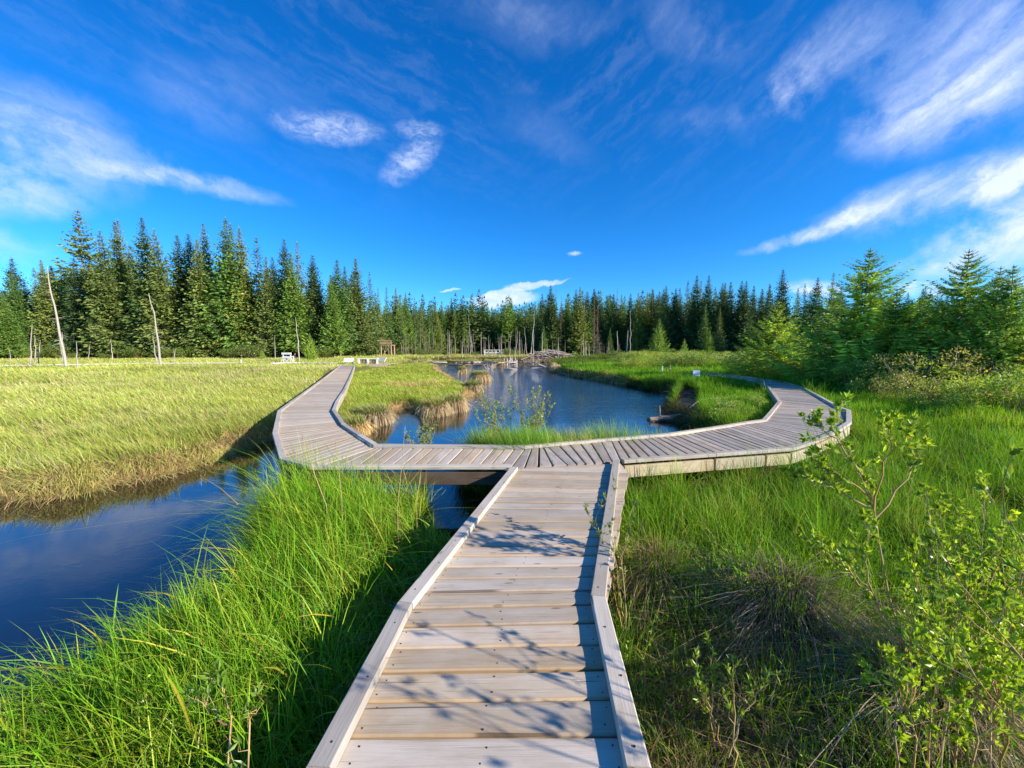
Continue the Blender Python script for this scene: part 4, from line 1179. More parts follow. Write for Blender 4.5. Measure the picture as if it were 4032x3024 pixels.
def bush_kind(seed, cols, leaf=.09, n=2600, H=1.4, Rr=1.0, mat='leaf', dead=False):
    r = np.random.default_rng(seed); sm = MB()
    clump = [(r.normal(0, Rr * .5), r.normal(0, Rr * .5), r.uniform(.3, .92) * H, r.uniform(.22, .42) * Rr) for _ in range(16)]
    for c in clump:
        sm.tube([(c[0] * .2, c[1] * .2, 0), (c[0] * .7, c[1] * .7, c[2] * .55), (c[0], c[1], c[2] + c[3] * .5)], ([.02, .013, .004] if not dead else [.013, .008, .003]), 4, (r.random(), .5, .5), cap=False)
        for _ in range(4 if not dead else 6):
            d = r.normal(0, 1, 3); d[2] = abs(d[2]); d /= np.linalg.norm(d)
            sm.tube([(c[0] * .8, c[1] * .8, c[2] * .8), np.array(c[:3]) + d * c[3] * 1.15], [.007, .002], 3, (r.random(), .5, .5), cap=False)
    w_ = np.array([c[3] ** 2 for c in clump]); k = r.choice(16, n, p=w_ / w_.sum()); cl_ = np.array(clump)[k]
    d = r.normal(0, 1, (n, 3)); d /= np.linalg.norm(d, axis=1)[:, None]
    cen = cl_[:, :3] + d * (cl_[:, 3] * r.uniform(.35, 1.12, n) ** .7)[:, None] * (1, 1, .85)
    cen[:, 2] = np.maximum(cen[:, 2], .03)
    dr = d + r.normal(0, .7, (n, 3)) + (0, 0, .4)
    V, Fc = leaf_set(cen, dr, leaf * r.uniform(.6, 1.3, n), leaf * .5 * r.uniform(.6, 1.2, n), r)
    cb = np.array([np.clip(r.normal(.45, .3), 0, 1) for _ in range(16)])[k] * .6 + r.random(n) * .4
    c = (np.array(cols[0]) * (1 - cb[:, None]) + np.array(cols[1]) * cb[:, None]) * np.exp(r.normal(0, .2, n))[:, None]
    a = mesh_np('leaves', V, [Fc], M[mat], None, np.repeat(c, 5, 0), link=False); b_ = sm.build('stems', M['stem'] if not dead else M['log'], None, True)
    me = (a.data, b_.data); bpy.data.objects.remove(a); bpy.data.objects.remove(b_)
    return me, H


BK = [bush_kind(201, ((.17, .31, .04), (.42, .55, .08))), bush_kind(202, ((.14, .28, .04), (.31, .47, .06))), bush_kind(203, ((.22, .33, .05), (.52, .58, .12)), H=1.2)]
BD = bush_kind(204, ((.22, .27, .07), (.42, .38, .16)), n=2100, H=1.5, dead=True, leaf=.07)
BF = bush_kind(205, ((.09, .17, .03), (.22, .32, .06)), leaf=.16, n=800, H=1.3)


def bush(kind, x, y, H, label, group=None, wide=1.0, name='willow_bush', z=None):
    (lv, st), h0 = kind; k = H / h0
    e = empty(name, (x, y, (gh1(x, y) if z is None else z) - .03), random.uniform(0, 6.28), (k * wide, k * wide, k))
    for nm, me in (('stems', st), ('leaves', lv)):
        o = bpy.data.objects.new(nm, me); COL.objects.link(o); o.parent = e
    return tag(e, label, 'bush', group)


# bushes under the near spruces (crop6 coordinates: x, top y, depth, kind)
for (cx, cy, Y, k, lab, wd) in ((300, 960, 21, BK[2], 'pale yellow green willow bush between the lit young spruce and the big feathery spruce', 1.3),
                                (480, 985, 19, BK[0], 'yellow green bush left of the big feathery spruce base', 1.2),
                                (200, 1050, 19, BK[1], 'dark green bush directly behind the end of the curving walkway', 1.1),
                                (640, 1000, 16, BK[1], 'mid green bush at the foot of the big feathery spruce', 1.3),
                                (790, 1045, 14.5, BK[1], 'dark leafy bush right of the walkway bend', 1.2),
                                (940, 1110, 13, BK[0], 'small leafy bush with yellow tips before the dark spruce shade', .9),
                                (1080, 1060, 14.5, BK[1], 'dark bush between the walkway bend and the dead brush', 1.1),
                                (1220, 1000, 14, BK[2], 'sunlit pale bush in the gap behind the dead brush', 1.2),
                                (1560, 1050, 12.5, BK[1], 'dark green bush right of the dead brush', 1.1),
                                (1720, 1200, 10.5, BK[0], 'bright low bush at the right before the near spruces', 1.2),
                                (1950, 1180, 10, BK[2], 'pale low bush at the right edge below the near spruces', 1.2),
                                (2120, 1080, 9.5, BK[0], 'leafy bush cut by the right edge', 1.2),
                                (1400, 1290, 10.5, BK[0], 'low green bush in front of the dead brush', .9),
                                (560, 1110, 16, BK[1], 'low dark bush on the right side of the walkway sweep', 1.1)):
    x_, y_ = r6(cx, cy); q = at_depth(x_, y_, Y); g_ = gh1(q[0], Y)
    bush(k, q[0], Y, max(.7, q[2] - g_), lab, wide=wd)
for (cx, cy, Y, H_, lab) in ((1330, 1130, 11.5, 0, 'tangled tan dead brush standing among the green bushes at right'), (1520, 940, 12.2, 0, 'brownish half dead bush behind the tan dead brush')):
    x_, y_ = r6(cx, cy); q = at_depth(x_, y_, Y); bush(BD, q[0], Y, q[2] - gh1(q[0], Y), lab, name='dead_bush', wide=1.1)
for (px, py, Y, H_, lab) in ((2900, 1600, 10.0, .62, 'glossy low willow clump inside the walkway bend, nearest the rail'), (2985, 1560, 11.3, .6, 'glossy low willow clump inside the walkway bend, behind the nearest'),
                            (2860, 1560, 12.4, .55, 'small leafy clump among sticks inside the walkway bend')):
    q = at_depth(px, py, Y); bush(BK[0], q[0], Y, H_, lab, wide=1.5)
# willow thicket across the middle right
r = np.random.default_rng(5)
for i in range(34):
    Y = r.uniform(24, 44); px = r.uniform(2480, 3060)
    q = at_depth(px, 1400, Y)
    bush([BK[2], BK[0], BK[2], BK[1]][i % 4], q[0], Y, r.uniform(.9, 1.35), 'yellow green willow bush in the low thicket before the right forest', 'thicket bushes', wide=1.35)
for i in range(30):
    px = r.uniform(-60, 1500); Y = 52.5 + r.uniform(-1.5, 3) + max(0, px - 1000) * .012; q = at_depth(px, 1400, Y)
    bush(BF, q[0], Y, r.uniform(.8, 1.9), 'low green bush along the foot of the left forest', 'bushes below the left forest', wide=1.3)
for i in range(12):
    px = r.uniform(1560, 2050); Y = r.uniform(68, 76); q = at_depth(px, 1400, Y)
    bush(BF, q[0], Y, r.uniform(.8, 1.5), 'low green bush on the far shore under the centre trees', 'bushes on the far shore', wide=1.4)
for i in range(14):
    px = r.uniform(2280, 2900); Y = r.uniform(48, 70); q = at_depth(px, 1400, Y)
    bush(BF, q[0], Y, r.uniform(.7, 1.2), 'low green bush in the marsh below the right forest', 'bushes in the far right marsh', wide=1.4)


# ------------------------------------------------------------------ dead trunks
def snag(xt, yt, xb, yb, label=None, group=None, r0=None, curve=0.0, Y=None, twigs=4, name='dead_tree', seed=0, mat='dead', zb=-.35):
    r_ = np.random.default_rng(int(xt * 7 + yb) + seed)
    b = G(xb, yb, zb) if Y is None else at_depth(xb, yb, Y)[:2]
    Yb = b[1]; z0 = gh1(*b) - .1 if Y is None else min(gh1(*b), at_depth(xb, yb, Y)[2]) - .1
    q = at_depth(xt, yt, Yb + r_.normal(0, .15)); H = q[2] - z0
    rr = r0 or max(.035, .011 * H + .02)
    k = np.linspace(0, 1, 9)
    p = np.stack([b[0] + (q[0] - b[0]) * k + curve * H * np.sin(k * math.pi), b[1] + (q[1] - b[1]) * k, z0 + H * k], 1)
    p[1:-1, :2] += r_.normal(0, .006 * H, (7, 2))
    e = empty(name, (b[0], b[1], z0)); mb = MB()
    mb.tube(p - [b[0], b[1], z0], rr * (1.05 - .8 * k), 7, (.5 + .4 * r_.random(), r_.random(), .5))
    if not twigs:
        for _ in range(5 if H > 1.5 else 0):
            f = r_.uniform(.25, .95); a = r_.uniform(0, 6.28); c_ = np.array([np.interp(f, k, p[:, i]) for i in range(3)]) - [b[0], b[1], z0]
            L = r_.uniform(.06, .13) * H * (1.1 - f); d = np.array([math.cos(a), math.sin(a), r_.uniform(-.4, .4)])
            mb.tube([c_, c_ + d * L], [rr * .25, .005], 4, (.5, .5, .5), cap=False)
    tr_ = mb.build('trunk', M[mat], e, True)
    if twigs:
        for _ in range(twigs):
            mb = MB()
            f = r_.uniform(.25, .95); a = r_.uniform(0, 6.28); c_ = np.array([np.interp(f, k, p[:, i]) for i in range(3)]) - [b[0], b[1], z0]
            L = r_.uniform(.06, .16) * H * (1.1 - f); d = np.array([math.cos(a), math.sin(a), r_.uniform(-.4, .4)])
            mb.tube([c_, c_ + d * L * .5 + (0, 0, -.03 * L), c_ + d * L + (0, 0, -.2 * L)], [rr * .22, rr * .15, .004], 4, (.5, .5, .5), cap=False)
            mb.build('branch', M[mat], e, True)
    return tag(e, label, 'dead tree', group)


c1x = lambda x, y: (x * .633, 750 + y * .633)
for (a, b_, lab, kw) in (((60, 985), (72, 1100), 'leaning twiggy grey stub at the far left edge of the meadow', dict(twigs=9)), ((250, 930), (236, 1118), 'thin twiggy dead stem between the crooked trunk and the thin one', dict(twigs=12)),
                         ((385, 880), (405, 1118), 'slim dead stem close against the right side of the tall leaning one', dict(twigs=10)), ((560, 955), (548, 1075), 'second twiggy dead sapling at the forest foot', dict(twigs=9)), ((295, 475), (415, 1125), 'tall bleached dead trunk leaning left before the left forest', dict(twigs=16, r0=.105)),
                         ((200, 830), (185, 1120), 'short grey dead trunk, leftmost of the bleached ones in the meadow', dict(twigs=5)),
                         ((215, 900), (210, 1125), 'crooked dead trunk with drooping twigs right beside the leftmost short one', dict(twigs=14, curve=.05)),
                         ((305, 820), (308, 1050), 'thin dead trunk left of the tall leaning one', dict(twigs=6)),
                         ((370, 930), (400, 1105), 'short dead trunk leaning against the foot of the tall leaning one', dict(twigs=8)),
                         ((475, 940), (485, 1135), 'bleached dead stub with side twigs right of the tall leaning trunk', dict(twigs=6)),
                         ((925, 640), (1005, 1112), 'bleached curved dead trunk leaning left in the middle of the meadow edge', dict(twigs=9, r0=.095, curve=.015)),
                         ((950, 900), (980, 1100), 'shorter dead trunk beside the bleached curved one', dict(twigs=4, curve=-.02)),
                         ((690, 920), (700, 1080), 'thin grey dead stem midway between the two bleached leaning trunks', dict(twigs=3)),
                         ((1080, 985), (1092, 1095), 'left stub of a pair of short pale dead stems', dict(twigs=0)),
                         ((1090, 985), (1084, 1090), 'right stub of a pair of short pale dead stems', dict(twigs=0)),
                         ((1710, 900), (1712, 1077), 'thin dark pole left of the white stand', dict(twigs=0, r0=.05)),
                         ((1838, 790), (1862, 1087), 'tall thin bleached pole right of the white stand', dict(twigs=1, r0=.075)),
                         ((530, 960), (540, 1050), 'small twiggy dead sapling at the forest foot', dict(twigs=9)),
                         ((100, 1060), (120, 1130), 'low leaning grey stub at the far left of the meadow', dict(twigs=2)),
                         ((150, 1070), (165, 1110), 'tiny grey stub between the low leaning stub and the short trunks', dict(twigs=1))):
    snag(*c1x(*a), *c1x(*b_), lab, **kw)
c5 = lambda x, y: (1750 + .226 * x, 1100 + .226 * y)
CS = [((1570, 540), (1505, 1255), 0, 'tallest pale dead trunk standing just left of the beaver lodge'), ((1540, 980), (1560, 1240), 0, 'dead trunk leaning on the tallest pale one by the lodge'), ((1260, 850), (1200, 1330), .06, 'dead trunk bent over to the right like a hook on the far shore'),
      ((1170, 900), (1130, 1300), -.02, 'slim dead trunk left of the hooked one'), ((1305, 900), (1300, 1300), 0, 'straight dead trunk right of the hooked one'), ((1385, 820), (1440, 1180), 0, 'dead trunk leaning left between the straight one and the lodge'),
      ((1710, 920), (1697, 1240), 0, 'single dead trunk rising behind the beaver lodge'), ((1415, 1060), (1385, 1290), 0, 'short thick leaning dead trunk left of the lodge'), ((1210, 1180), (1260, 1370), -.03, 'curved pole leaning out over the far shore'),
      ((1005, 930), (985, 1360), 0, 'dead trunk in front of the right end of the footbridge'), ((770, 980), (772, 1360), 0, 'dead trunk in front of the left part of the footbridge'), ((835, 1110), (838, 1370), 0, 'short dead trunk before the middle of the footbridge'),
      ((870, 1180), (870, 1360), 0, 'shortest dead stub before the middle of the footbridge'), ((715, 1070), (715, 1240), 0, 'thin dead stem behind the left end of the footbridge'), ((635, 930), (640, 1290), 0, 'straight dead trunk left of the footbridge'),
      ((415, 620), (475, 1000), 0, 'long dead trunk leaning left high in the centre trees'), ((480, 960), (440, 1370), 0, 'dead trunk leaning right at the water left of the footbridge'), ((325, 1010), (308, 1300), 0, 'pale dead trunk left of the leaning ones'),
      ((80, 900), (80, 1350), 0, 'leftmost long dead trunk of the centre far shore'), ((180, 950), (195, 1350), 0, 'second long dead trunk of the centre far shore'),
      ((1790, 1100), (1785, 1240), 0, 'left one of the short grey stems behind the lodge'), ((1880, 1080), (1888, 1260), 0, 'middle one of the short grey stems behind the lodge'), ((1985, 1010), (1985, 1280), 0, 'right one of the short grey stems behind the lodge')]
for (a, b_, cv, lab) in CS:
    Y = 72 if b_[1] < 1270 else 66
    snag(*c5(*a), *c5(*b_), lab, curve=cv, Y=Y, r0=.10 if b_[1] - a[1] > 300 else .07, twigs=5, mat='dead' if 'pale' in lab or 'single' in lab else 'snag')
for ((a, b_), lab) in zip((((437, 680), (437, 900)), ((458, 745), (456, 895)), ((485, 780), (485, 910)), ((730, 670), (738, 905)), ((825, 668), (808, 890)), ((2, 640), (0, 850)), ((217, 730), (217, 860)), ((850, 480), (845, 870))),
                          ('thin pale dead stem, left one of three before the right forest', 'short thin dead stem, middle one of three before the right forest', 'dark thin dead stem, right one of three before the right forest',
                           'thick bleached dead stub in the marsh before the right forest', 'bleached dead trunk with a broken hooked top beside the thick stub', 'dead trunk behind the left part of the lodge', 'thin dead stem in the forest shade right of the lodge', 'tall pale birch like stem in the right forest edge')):
    snag(*r4(*a), *r4(*b_), lab, Y=60, r0=.12 if 'bleached' in lab else .07, twigs=3)
r = np.random.default_rng(8)
for i in range(60):
    px = r.uniform(1540, 2060) if i < 50 else r.uniform(2110, 2500); h = r.uniform(40, 120) if i < 50 else r.uniform(30, 70)
    snag(px + r.normal(0, 5), 1398 - h, px, 1400, 'thin grey dead stem in the drowned stand at the foot of the centre forest', 'drowned grey stems', Y=r.uniform(70, 77), r0=.06, twigs=0, seed=i, mat=('bark', 'snag')[i % 2])
for (a, b_, lab) in (((1502, 1053), (1502, 1102), 'white marker post in the left meadow'), ((1219, 1060), (1219, 1080), 'tiny pale post on the far left boardwalk')):
    p0 = c1x(*b_); q = G(*p0, -.35); tp_ = at_depth(*c1x(*a), q[1]); mb = MB()
    mb.beam((0, 0, -.2), (0.001, 0, tp_[2] - gh1(*q)), .10, .10, (.9, .2, .5)); o = mb.build('marker_post', M['white_wood'])
    o.location = (q[0], q[1], gh1(*q)); tag(o, lab, 'post')


# ------------------------------------------------------------------ logs, lodge, tussocks
def log(pts, r0, label, name='driftwood_log', mat='log', group=None, taper=.5, stubs=2, seed=1):
    r_ = np.random.default_rng(seed); pts = np.array(pts, float); k = np.linspace(0, 1, 8); kk = np.linspace(0, 1, len(pts))
    p = np.stack([np.interp(k, kk, pts[:, i]) for i in range(3)], 1); p[1:-1] += r_.normal(0, r0 * .12, (6, 3))
    b = p[0].copy(); mb = MB(); mb.tube(p - b, r0 * (1 - taper * k) * (1 + r_.normal(0, .05, 8)), 9, (.6 + .4 * r_.random(), r_.random(), .5))
    for _ in range(stubs):
        f = r_.uniform(.2, .9); c_ = np.array([np.interp(f, k, p[:, i]) for i in range(3)]) - b
        d = r_.normal(0, 1, 3); d[2] = abs(d[2]) * .7; d /= np.linalg.norm(d)
        mb.tube([c_, c_ + d * r0 * r_.uniform(2, 5)], [r0 * .3, r0 * .12], 5, (.5, .5, .5))
    o = mb.build(name, M[mat], None, True); o.location = b
    return tag(o, label, 'log', group)


W = WATER_Z
g3 = lambda x, y, z: np.array([*G(x, y, z), z])
log([g3(2560, 1655, W + .03), g3(2620, 1645, W + .10), g3(2712, 1630, W + .22)], .10, 'grey peeled log reaching from the dark mud bank into the pond', stubs=2, seed=3, taper=.35)
log([g3(2549, 1652, W + .0), g3(2574, 1650, W + .04)], .075, 'short dark wet log end floating at the tip of the peeled log', mat='dead_dark', stubs=0)
log([g3(2579, 1530, W + .10), g3(2630, 1522, W + .22), g3(2675, 1514, W + .34)], .05, 'pale thin log poking out under the right bank grass', seed=4)
log([g3(2600, 1545, W + .02), g3(2680, 1536, W + .16)], .035, 'dark stick under the pale thin log at the right bank', mat='dead_dark', seed=5)
log([g3(2392, 1478, -.4), g3(2440, 1477, -.38)], .045, 'small pale stick lying on the right bank grass', seed=6, stubs=0)
log([g3(2380, 1440, -.1), g3(2430, 1430, .0), g3(2490, 1429, -.05), g3(2560, 1431, -.15)], .22, 'big bleached fallen tree trunk lying in the green marsh at right', mat='dead', seed=7, stubs=5)
log([g3(2510, 1441, -.02), g3(2600, 1451, -.04)], .07, 'long pale pole lying behind the right bank grass', mat='dead', seed=8, stubs=0)
log([g3(2790, 1522, -.12), g3(2830, 1526, -.08), g3(2875, 1519, -.02)], .035, 'brown crooked branch on the grass inside the walkway bend', seed=9, stubs=4)
log([g3(2700, 1620, -.5), g3(2740, 1585, -.25), g3(2765, 1572, -.15)], .025, 'thin tan branch rising over the dark mud bank', seed=10, stubs=3)
log([g3(1985, 1452, W + .03), g3(2012, 1452, W + .05), g3(2036, 1453, W)], .07, 'white log floating alone in the far part of the pond', mat='dead', seed=11, stubs=0)
log([g3(2092, 1442, W + .05), g3(2165, 1444, W + .25)], .08, 'upper pale log jutting from the tip of the right bank', mat='dead', seed=12)
log([g3(2094, 1451, W + .05), g3(2170, 1448, W + .15)], .09, 'lower pale log jutting from the tip of the right bank', mat='dead', seed=13)
log([g3(2118, 1432, .15), g3(2160, 1450, W + .1)], .05, 'thin pole sticking up out of the logs at the bank tip', mat='dead', seed=14)
log([g3(1767, 1436, W + .05), g3(1812, 1437, W + .08), g3(1858, 1438, W + .05)], .13, 'long tan log floating before the far shore, left one', seed=15)
log([g3(1862, 1437, W + .05), g3(1935, 1438, W + .06)], .10, 'long grey log floating before the far shore, right one', mat='dead', seed=16)
log([g3(1628, 1424, W + .3), g3(1648, 1428, W + .1)], .14, 'dark slanting log at the left end of the far shore', mat='dead_dark', seed=17)
log([g3(1680, 1424, W + .1), g3(1725, 1423, W + .1)], .10, 'dark flat log beyond the pond island', mat='dead_dark', seed=18)
r = np.random.default_rng(15)
for i in range(30):
    px = r.uniform(1740, 2080); py = r.uniform(1412, 1428); L = r.uniform(14, 55); z = r.uniform(-.6, -.25)
    log([g3(px, 1427, z), g3(px + L * r.choice([-1, 1]), 1427 + r.normal(0, 1.0), z + r.uniform(0, .35))], r.uniform(.06, .13), 'tan log in the beaver dam along the far shore', group='logs of the beaver dam', seed=30 + i, mat=('log', 'dead')[i % 2])
for i in range(15):
    px = 1985 + i * 3.6 + r.normal(0, 1); q = G(px, 1434 + r.normal(0, 1), W); mb = MB(); h = r.uniform(.4, 1.1)
    mb.tube([(0, 0, -.3), (r.normal(0, .06), 0, h)], [.13, .09], 7, (.8, .3, .5)); o = mb.build('tree_stump', M['dead'], None, True); o.location = (*q, W)
    tag(o, 'grey gnawed stump standing in the shallows left of the lodge', 'stump', 'stumps in the shallows')
# forked root sticking out of the water
mb = MB(); q = G(1929, 1456, W)
for a in np.linspace(-1.1, 1.1, 8):
    mb.tube([(0.1 * a, 0, -.1), (a * .45, random.uniform(-.2, .2), .25), (a * .62, random.uniform(-.2, .2), .45 + .25 * random.random())], [.07, .05, .015], 5, (.8, .3, .5))
o = mb.build('root_stump', M['dead'], None, True); o.location = (*q, W); tag(o, 'bleached root crown sticking up like antlers from the pond', 'stump')
# beaver lodge
q = at_depth(2165, 1424, 63.5); lx, ly = q[0], 63.5
lodge = empty('beaver_lodge', (lx, ly, -.75), 0, (1.42, 1.15, 1.05)); tag(lodge, 'domed beaver lodge of bleached sticks on the far shore', 'beaver lodge')
r = np.random.default_rng(19); a_ = np.linspace(0, 2 * math.pi, 29)[:-1]; Vl = []
for j, (rr_, zz_) in enumerate(((1.0, 0), (.92, .35), (.75, .75), (.5, 1.15), (.25, 1.4))):
    Vl += [(math.cos(x) * 3.6 * rr_ * (1 + .08 * math.sin(3 * x + j)), math.sin(x) * 2.4 * rr_, zz_ * 1.0 + r.normal(0, .04)) for x in a_]
Vl.append((0, 0, 1.5)); n_ = 28
Fq = [(j * n_ + i, j * n_ + (i + 1) % n_, (j + 1) * n_ + (i + 1) % n_, (j + 1) * n_ + i) for j in range(4) for i in range(n_)]
mb = MB(); mb.add(Vl, [Fq], (.3, .3, .5)); mb.add([Vl[4 * n_ + i] for i in range(n_)] + [Vl[-1]], [[(i, (i + 1) % n_, n_) for i in range(n_)]])
mb.build('mud_mound', M['mud'], lodge, True)
mb = MB()
for i in range(300):
    th_ = r.uniform(0, 6.28); u = math.sqrt(r.random()); x = math.cos(th_) * u * 3.5; y = math.sin(th_) * u * 2.3; z = 1.55 * (1 - u ** 2.0) + r.uniform(.02, .22)
    a2 = r.uniform(0, math.pi) * .6 + (-.3); L = r.uniform(.5, 1.7); d = np.array([math.cos(a2), math.sin(a2), -r.uniform(.0, .5) * (1 if x > 0 else -1)]) ; d /= np.linalg.norm(d)
    rr_ = r.uniform(.018, .06); mb.tube([np.array([x, y, z]) - d * L / 2, np.array([x, y, z]) + d * L / 2], [rr_, rr_ * .7], 5, (r.uniform(.3, 1), r.random(), .5))
mb.tube([(-3.4, -1.9, .35), (-2.1, -1.6, 1.1)], [.07, .05], 7, (1, .2, .5)); mb.tube([(.2, -1.6, 1.35), (1.9, -1.3, 1.1)], [.06, .05], 7, (1, .2, .5))
tag(mb.build('sticks', M['log'], lodge, True), kind='stuff')
mb = MB()
for i in range(95):
    th_ = r.uniform(0, 6.28); u = math.sqrt(r.random()) * .95; x = math.cos(th_) * u * 3.5; y = -abs(math.sin(th_)) * u * 2.3; z = 1.58 * (1 - u ** 2.0) + r.uniform(.1, .26); L = r.uniform(.3, 1.0); a2 = r.normal(0, .35)
    mb.tube([(x - L / 2, y, z + a2 * L / 2), (x + L / 2, y - .05, z - a2 * L / 2)], [.045, .03], 5, (r.uniform(.6, 1), r.random(), .5))
tag(mb.build('bleached_sticks', M['dead'], lodge, True), kind='stuff')
nb_ = 4200; th_ = r.uniform(0, 6.28, nb_); u = r.uniform(.72, 1.08, nb_)
Pb = np.stack([np.cos(th_) * u * 3.6, np.sin(th_) * u * 2.5], 1)
blades('dead_grass', Pb, np.maximum(0, .75 * (1.1 - u)), r.uniform(.35, .7, nb_), np.full(nb_, .05), M['straw'], strawc, lean=.7, wind=0, segs=3, dirs=th_, droop=.8, parent=lodge)


def tussock(px, py, rad, h, label, group=None, Y=None):
    q = G(px, py, W) if Y is None else at_depth(px, py, Y)[:2]; r_ = np.random.default_rng(int(px)); n_ = int(1500 * (rad / .5) ** 1.2 + 300); dist = math.hypot(*q)
    e = empty('grass_tussock', (q[0], q[1], W)); mb = MB(); a_ = np.arange(14) * 2 * math.pi / 14
    V = [(math.cos(x) * rad * s_ * (1 + .1 * math.sin(3 * x)), math.sin(x) * rad * s_, z_) for (s_, z_) in ((.9, -.3), (1.0, h * .3), (.85, h * .6), (.4, h * .72)) for x in a_] + [(0, 0, h * .76)]
    mb.add(V, [[(j * 14 + i, j * 14 + (i + 1) % 14, j * 14 + 14 + (i + 1) % 14, j * 14 + 14 + i) for j in range(3) for i in range(14)]])
    mb.add([V[42 + i] for i in range(14)] + [V[-1]], [[(i, (i + 1) % 14, 14) for i in range(14)]])
    mb.build('root_mass', M['mud'], e, True)
    th_ = r_.uniform(0, 6.28, n_); u = np.sqrt(r_.random(n_)) * rad * .9; P_ = np.stack([np.cos(th_) * u, np.sin(th_) * u], 1)
    wd_ = max(.006, .0012 * dist)
    tag(blades('green_blades', P_, np.full(n_, h * .62), r_.uniform(.25, .5, n_) * (h / .6) ** .5, np.full(n_, wd_), M['grass'], pal([(.14, .13, .04)] * 2, [(.26, .40, .08), (.42, .45, .15)], [1, 1]), lean=.35, wind=.3, segs=3, dirs=th_, droop=.7, parent=e), kind='stuff')
    m_ = n_; th_ = r_.uniform(0, 6.28, m_); P_ = np.stack([np.cos(th_), np.sin(th_)], 1) * rad * r_.uniform(.8, 1.02, m_)[:, None]
    tag(blades('straw_skirt', P_, np.full(m_, h * .55) * r_.uniform(.6, 1.1, m_), r_.uniform(.25, .45, m_) * (h / .6), np.full(m_, wd_), M['straw'], strawc, lean=.5, wind=0, segs=5, dirs=th_, droop=2.4, parent=e), kind='stuff')
    return tag(e, label, 'grass tussock', group)


tussock(1892, 1500, .50, .62, 'round grass tussock standing alone in the pond beyond the island')
tussock(1824, 1471, .22, .55, 'smallest grass tussock left of the round one')
tussock(1866, 1545, .36, .52, 'brown skirted tussock at the very tip of the island')
tussock(1690, 1462, .7, .5, 'green hummock off the back of the island, right one of two')
tussock(1660, 1452, .9, .6, 'green hummock off the back of the island, left one of two')
tussock(1945, 1437, 1.3, .6, 'wide flat tussock at the foot of the beaver dam')
tussock(1880, 1434, .7, .45, 'small dark tussock left of the wide flat one')
tussock(2262, 1428, 1.6, .9, 'tan dry grass mound right of the beaver lodge')
tussock(2225, 1431, 1.1, .7, 'pale dry grass hummock between the lodge and the bank tip')
tussock(1390, 1712, .34, .40, 'dark brown drooping tussock beside the left arm railing')
tussock(1470, 1668, .45, .48, 'straw tussock on the near shore of the island')
tussock(1712, 1634, .40, .50, 'straw tussock left of the island front corner')
tussock(1780, 1618, .42, .52, 'straw tussock at the island front corner')

# mud slope inside the right bank
mp_ = [np.array(G(x, y, z)) for x, y, z in ((2612, 1625, W), (2650, 1575, -.6), (2690, 1545, -.45), (2790, 1560, -.35), (2800, 1640, -.5), (2880, 1700, -.6), (2760, 1715, -.75), (2640, 1660, W))]
MUD = np.array(mp_)
gx2, gy2 = np.meshgrid(np.linspace(MUD[:, 0].min(), MUD[:, 0].max(), 46), np.linspace(MUD[:, 1].min(), MUD[:, 1].max(), 46))
GPm = np.stack([gx2.ravel(), gy2.ravel()], 1); sdm_ = -sdist(GPm, MUD)
zz = np.where(sdm_ > 0, np.maximum(ground_h(GPm), W - .02) + .03 * sstep(0, .5, sdm_) + .10 * (vnoise(GPm, .25, 4) - .3) * sstep(0, .3, sdm_), ground_h(GPm) - .12)
I = (np.arange(45)[:, None] * 46 + np.arange(45)[None]).ravel()
tag(mesh_np('mud_bank', np.column_stack([GPm, zz]), [np.stack([I, I + 1, I + 47, I + 46], 1)], M['mud'], smooth=True), kind='structure')

# ------------------------------------------------------------------ signs, platform, stand, far structures
q = at_depth(2742, 1480, 17.0)
sg = empty('sign', (q[0], 17.0, gh1(q[0], 17.0))); tag(sg, 'small square white sign on a post in the grass inside the walkway bend', 'sign')
zt = at_depth(2742, 1457, 17.0)[2] - sg.location.z; zb_ = at_depth(2742, 1481, 17.0)[2] - sg.location.z
mb = MB(); mb.box((0, 0, (zt + zb_) / 2), (.29, .02, zt - zb_), rz=-.15); mb.build('sign_plate', M['sign'], sg)
mb = MB(); mb.beam((0, .035, -.2), (0.001, .035, zb_ + .12), .05, .05, (.4, .4, .5)); mb.build('post', M['dead'], sg)
for (a, b_) in (((-.155, zt + .008), (.155, zt + .008)), ((-.155, zb_ - .008), (.155, zb_ - .008))):
    mb = MB(); mb.beam((a[0], .02, a[1]), (b_[0], .02, b_[1]), .03, .016, (.4, .6, .5)); mb.build('frame_bar', M['brown_wood'], sg)
for (px, yt, yb, lab, mat_) in ((2606, 1441, 1460, 'short white marker post on the right bank', 'white_wood'), (2637, 1438, 1458, 'short tan leaning stub right of the white marker post', 'log')):
    q = at_depth(px, yb, 24.0); z0 = gh1(q[0], 24); zt = at_depth(px, yt, 24.0)[2]; mb = MB(); mb.beam((0, 0, -.2), (.02, 0, zt - z0), .07, .07, (.9, .3, .5)); o = mb.build('marker_post', M[mat_]); o.location = (q[0], 24, z0); tag(o, lab, 'post')

# far left boardwalk: a low pale line across the meadow, turning to the end of the left arm
def low_walk(pts, label, w_=1.1, z=0.0):
    e = empty('boardwalk', (0, 0, 0)); tag(e, label, 'boardwalk'); P_ = np.array(pts)
    Rr = inset(P_, -1, w_); mb = MB(); planks(list(P_), list(Rr), mb, .3, .01); dk = mb.build('deck', M['deck'], e)
    curb(P_, -1, e, M['white_wood'], z0=.002, hgt=.05, maxlen=6); curb(Rr, 1, e, M['white_wood'], z0=.002, hgt=.05, maxlen=6)
    stringer(P_, -1, e, M['dead']); stringer(Rr, 1, e, M['dead'])
    posts(P_, -1, e, .1, 4.0, -.7)
    for ch in e.children: ch.location.z += z
    return e


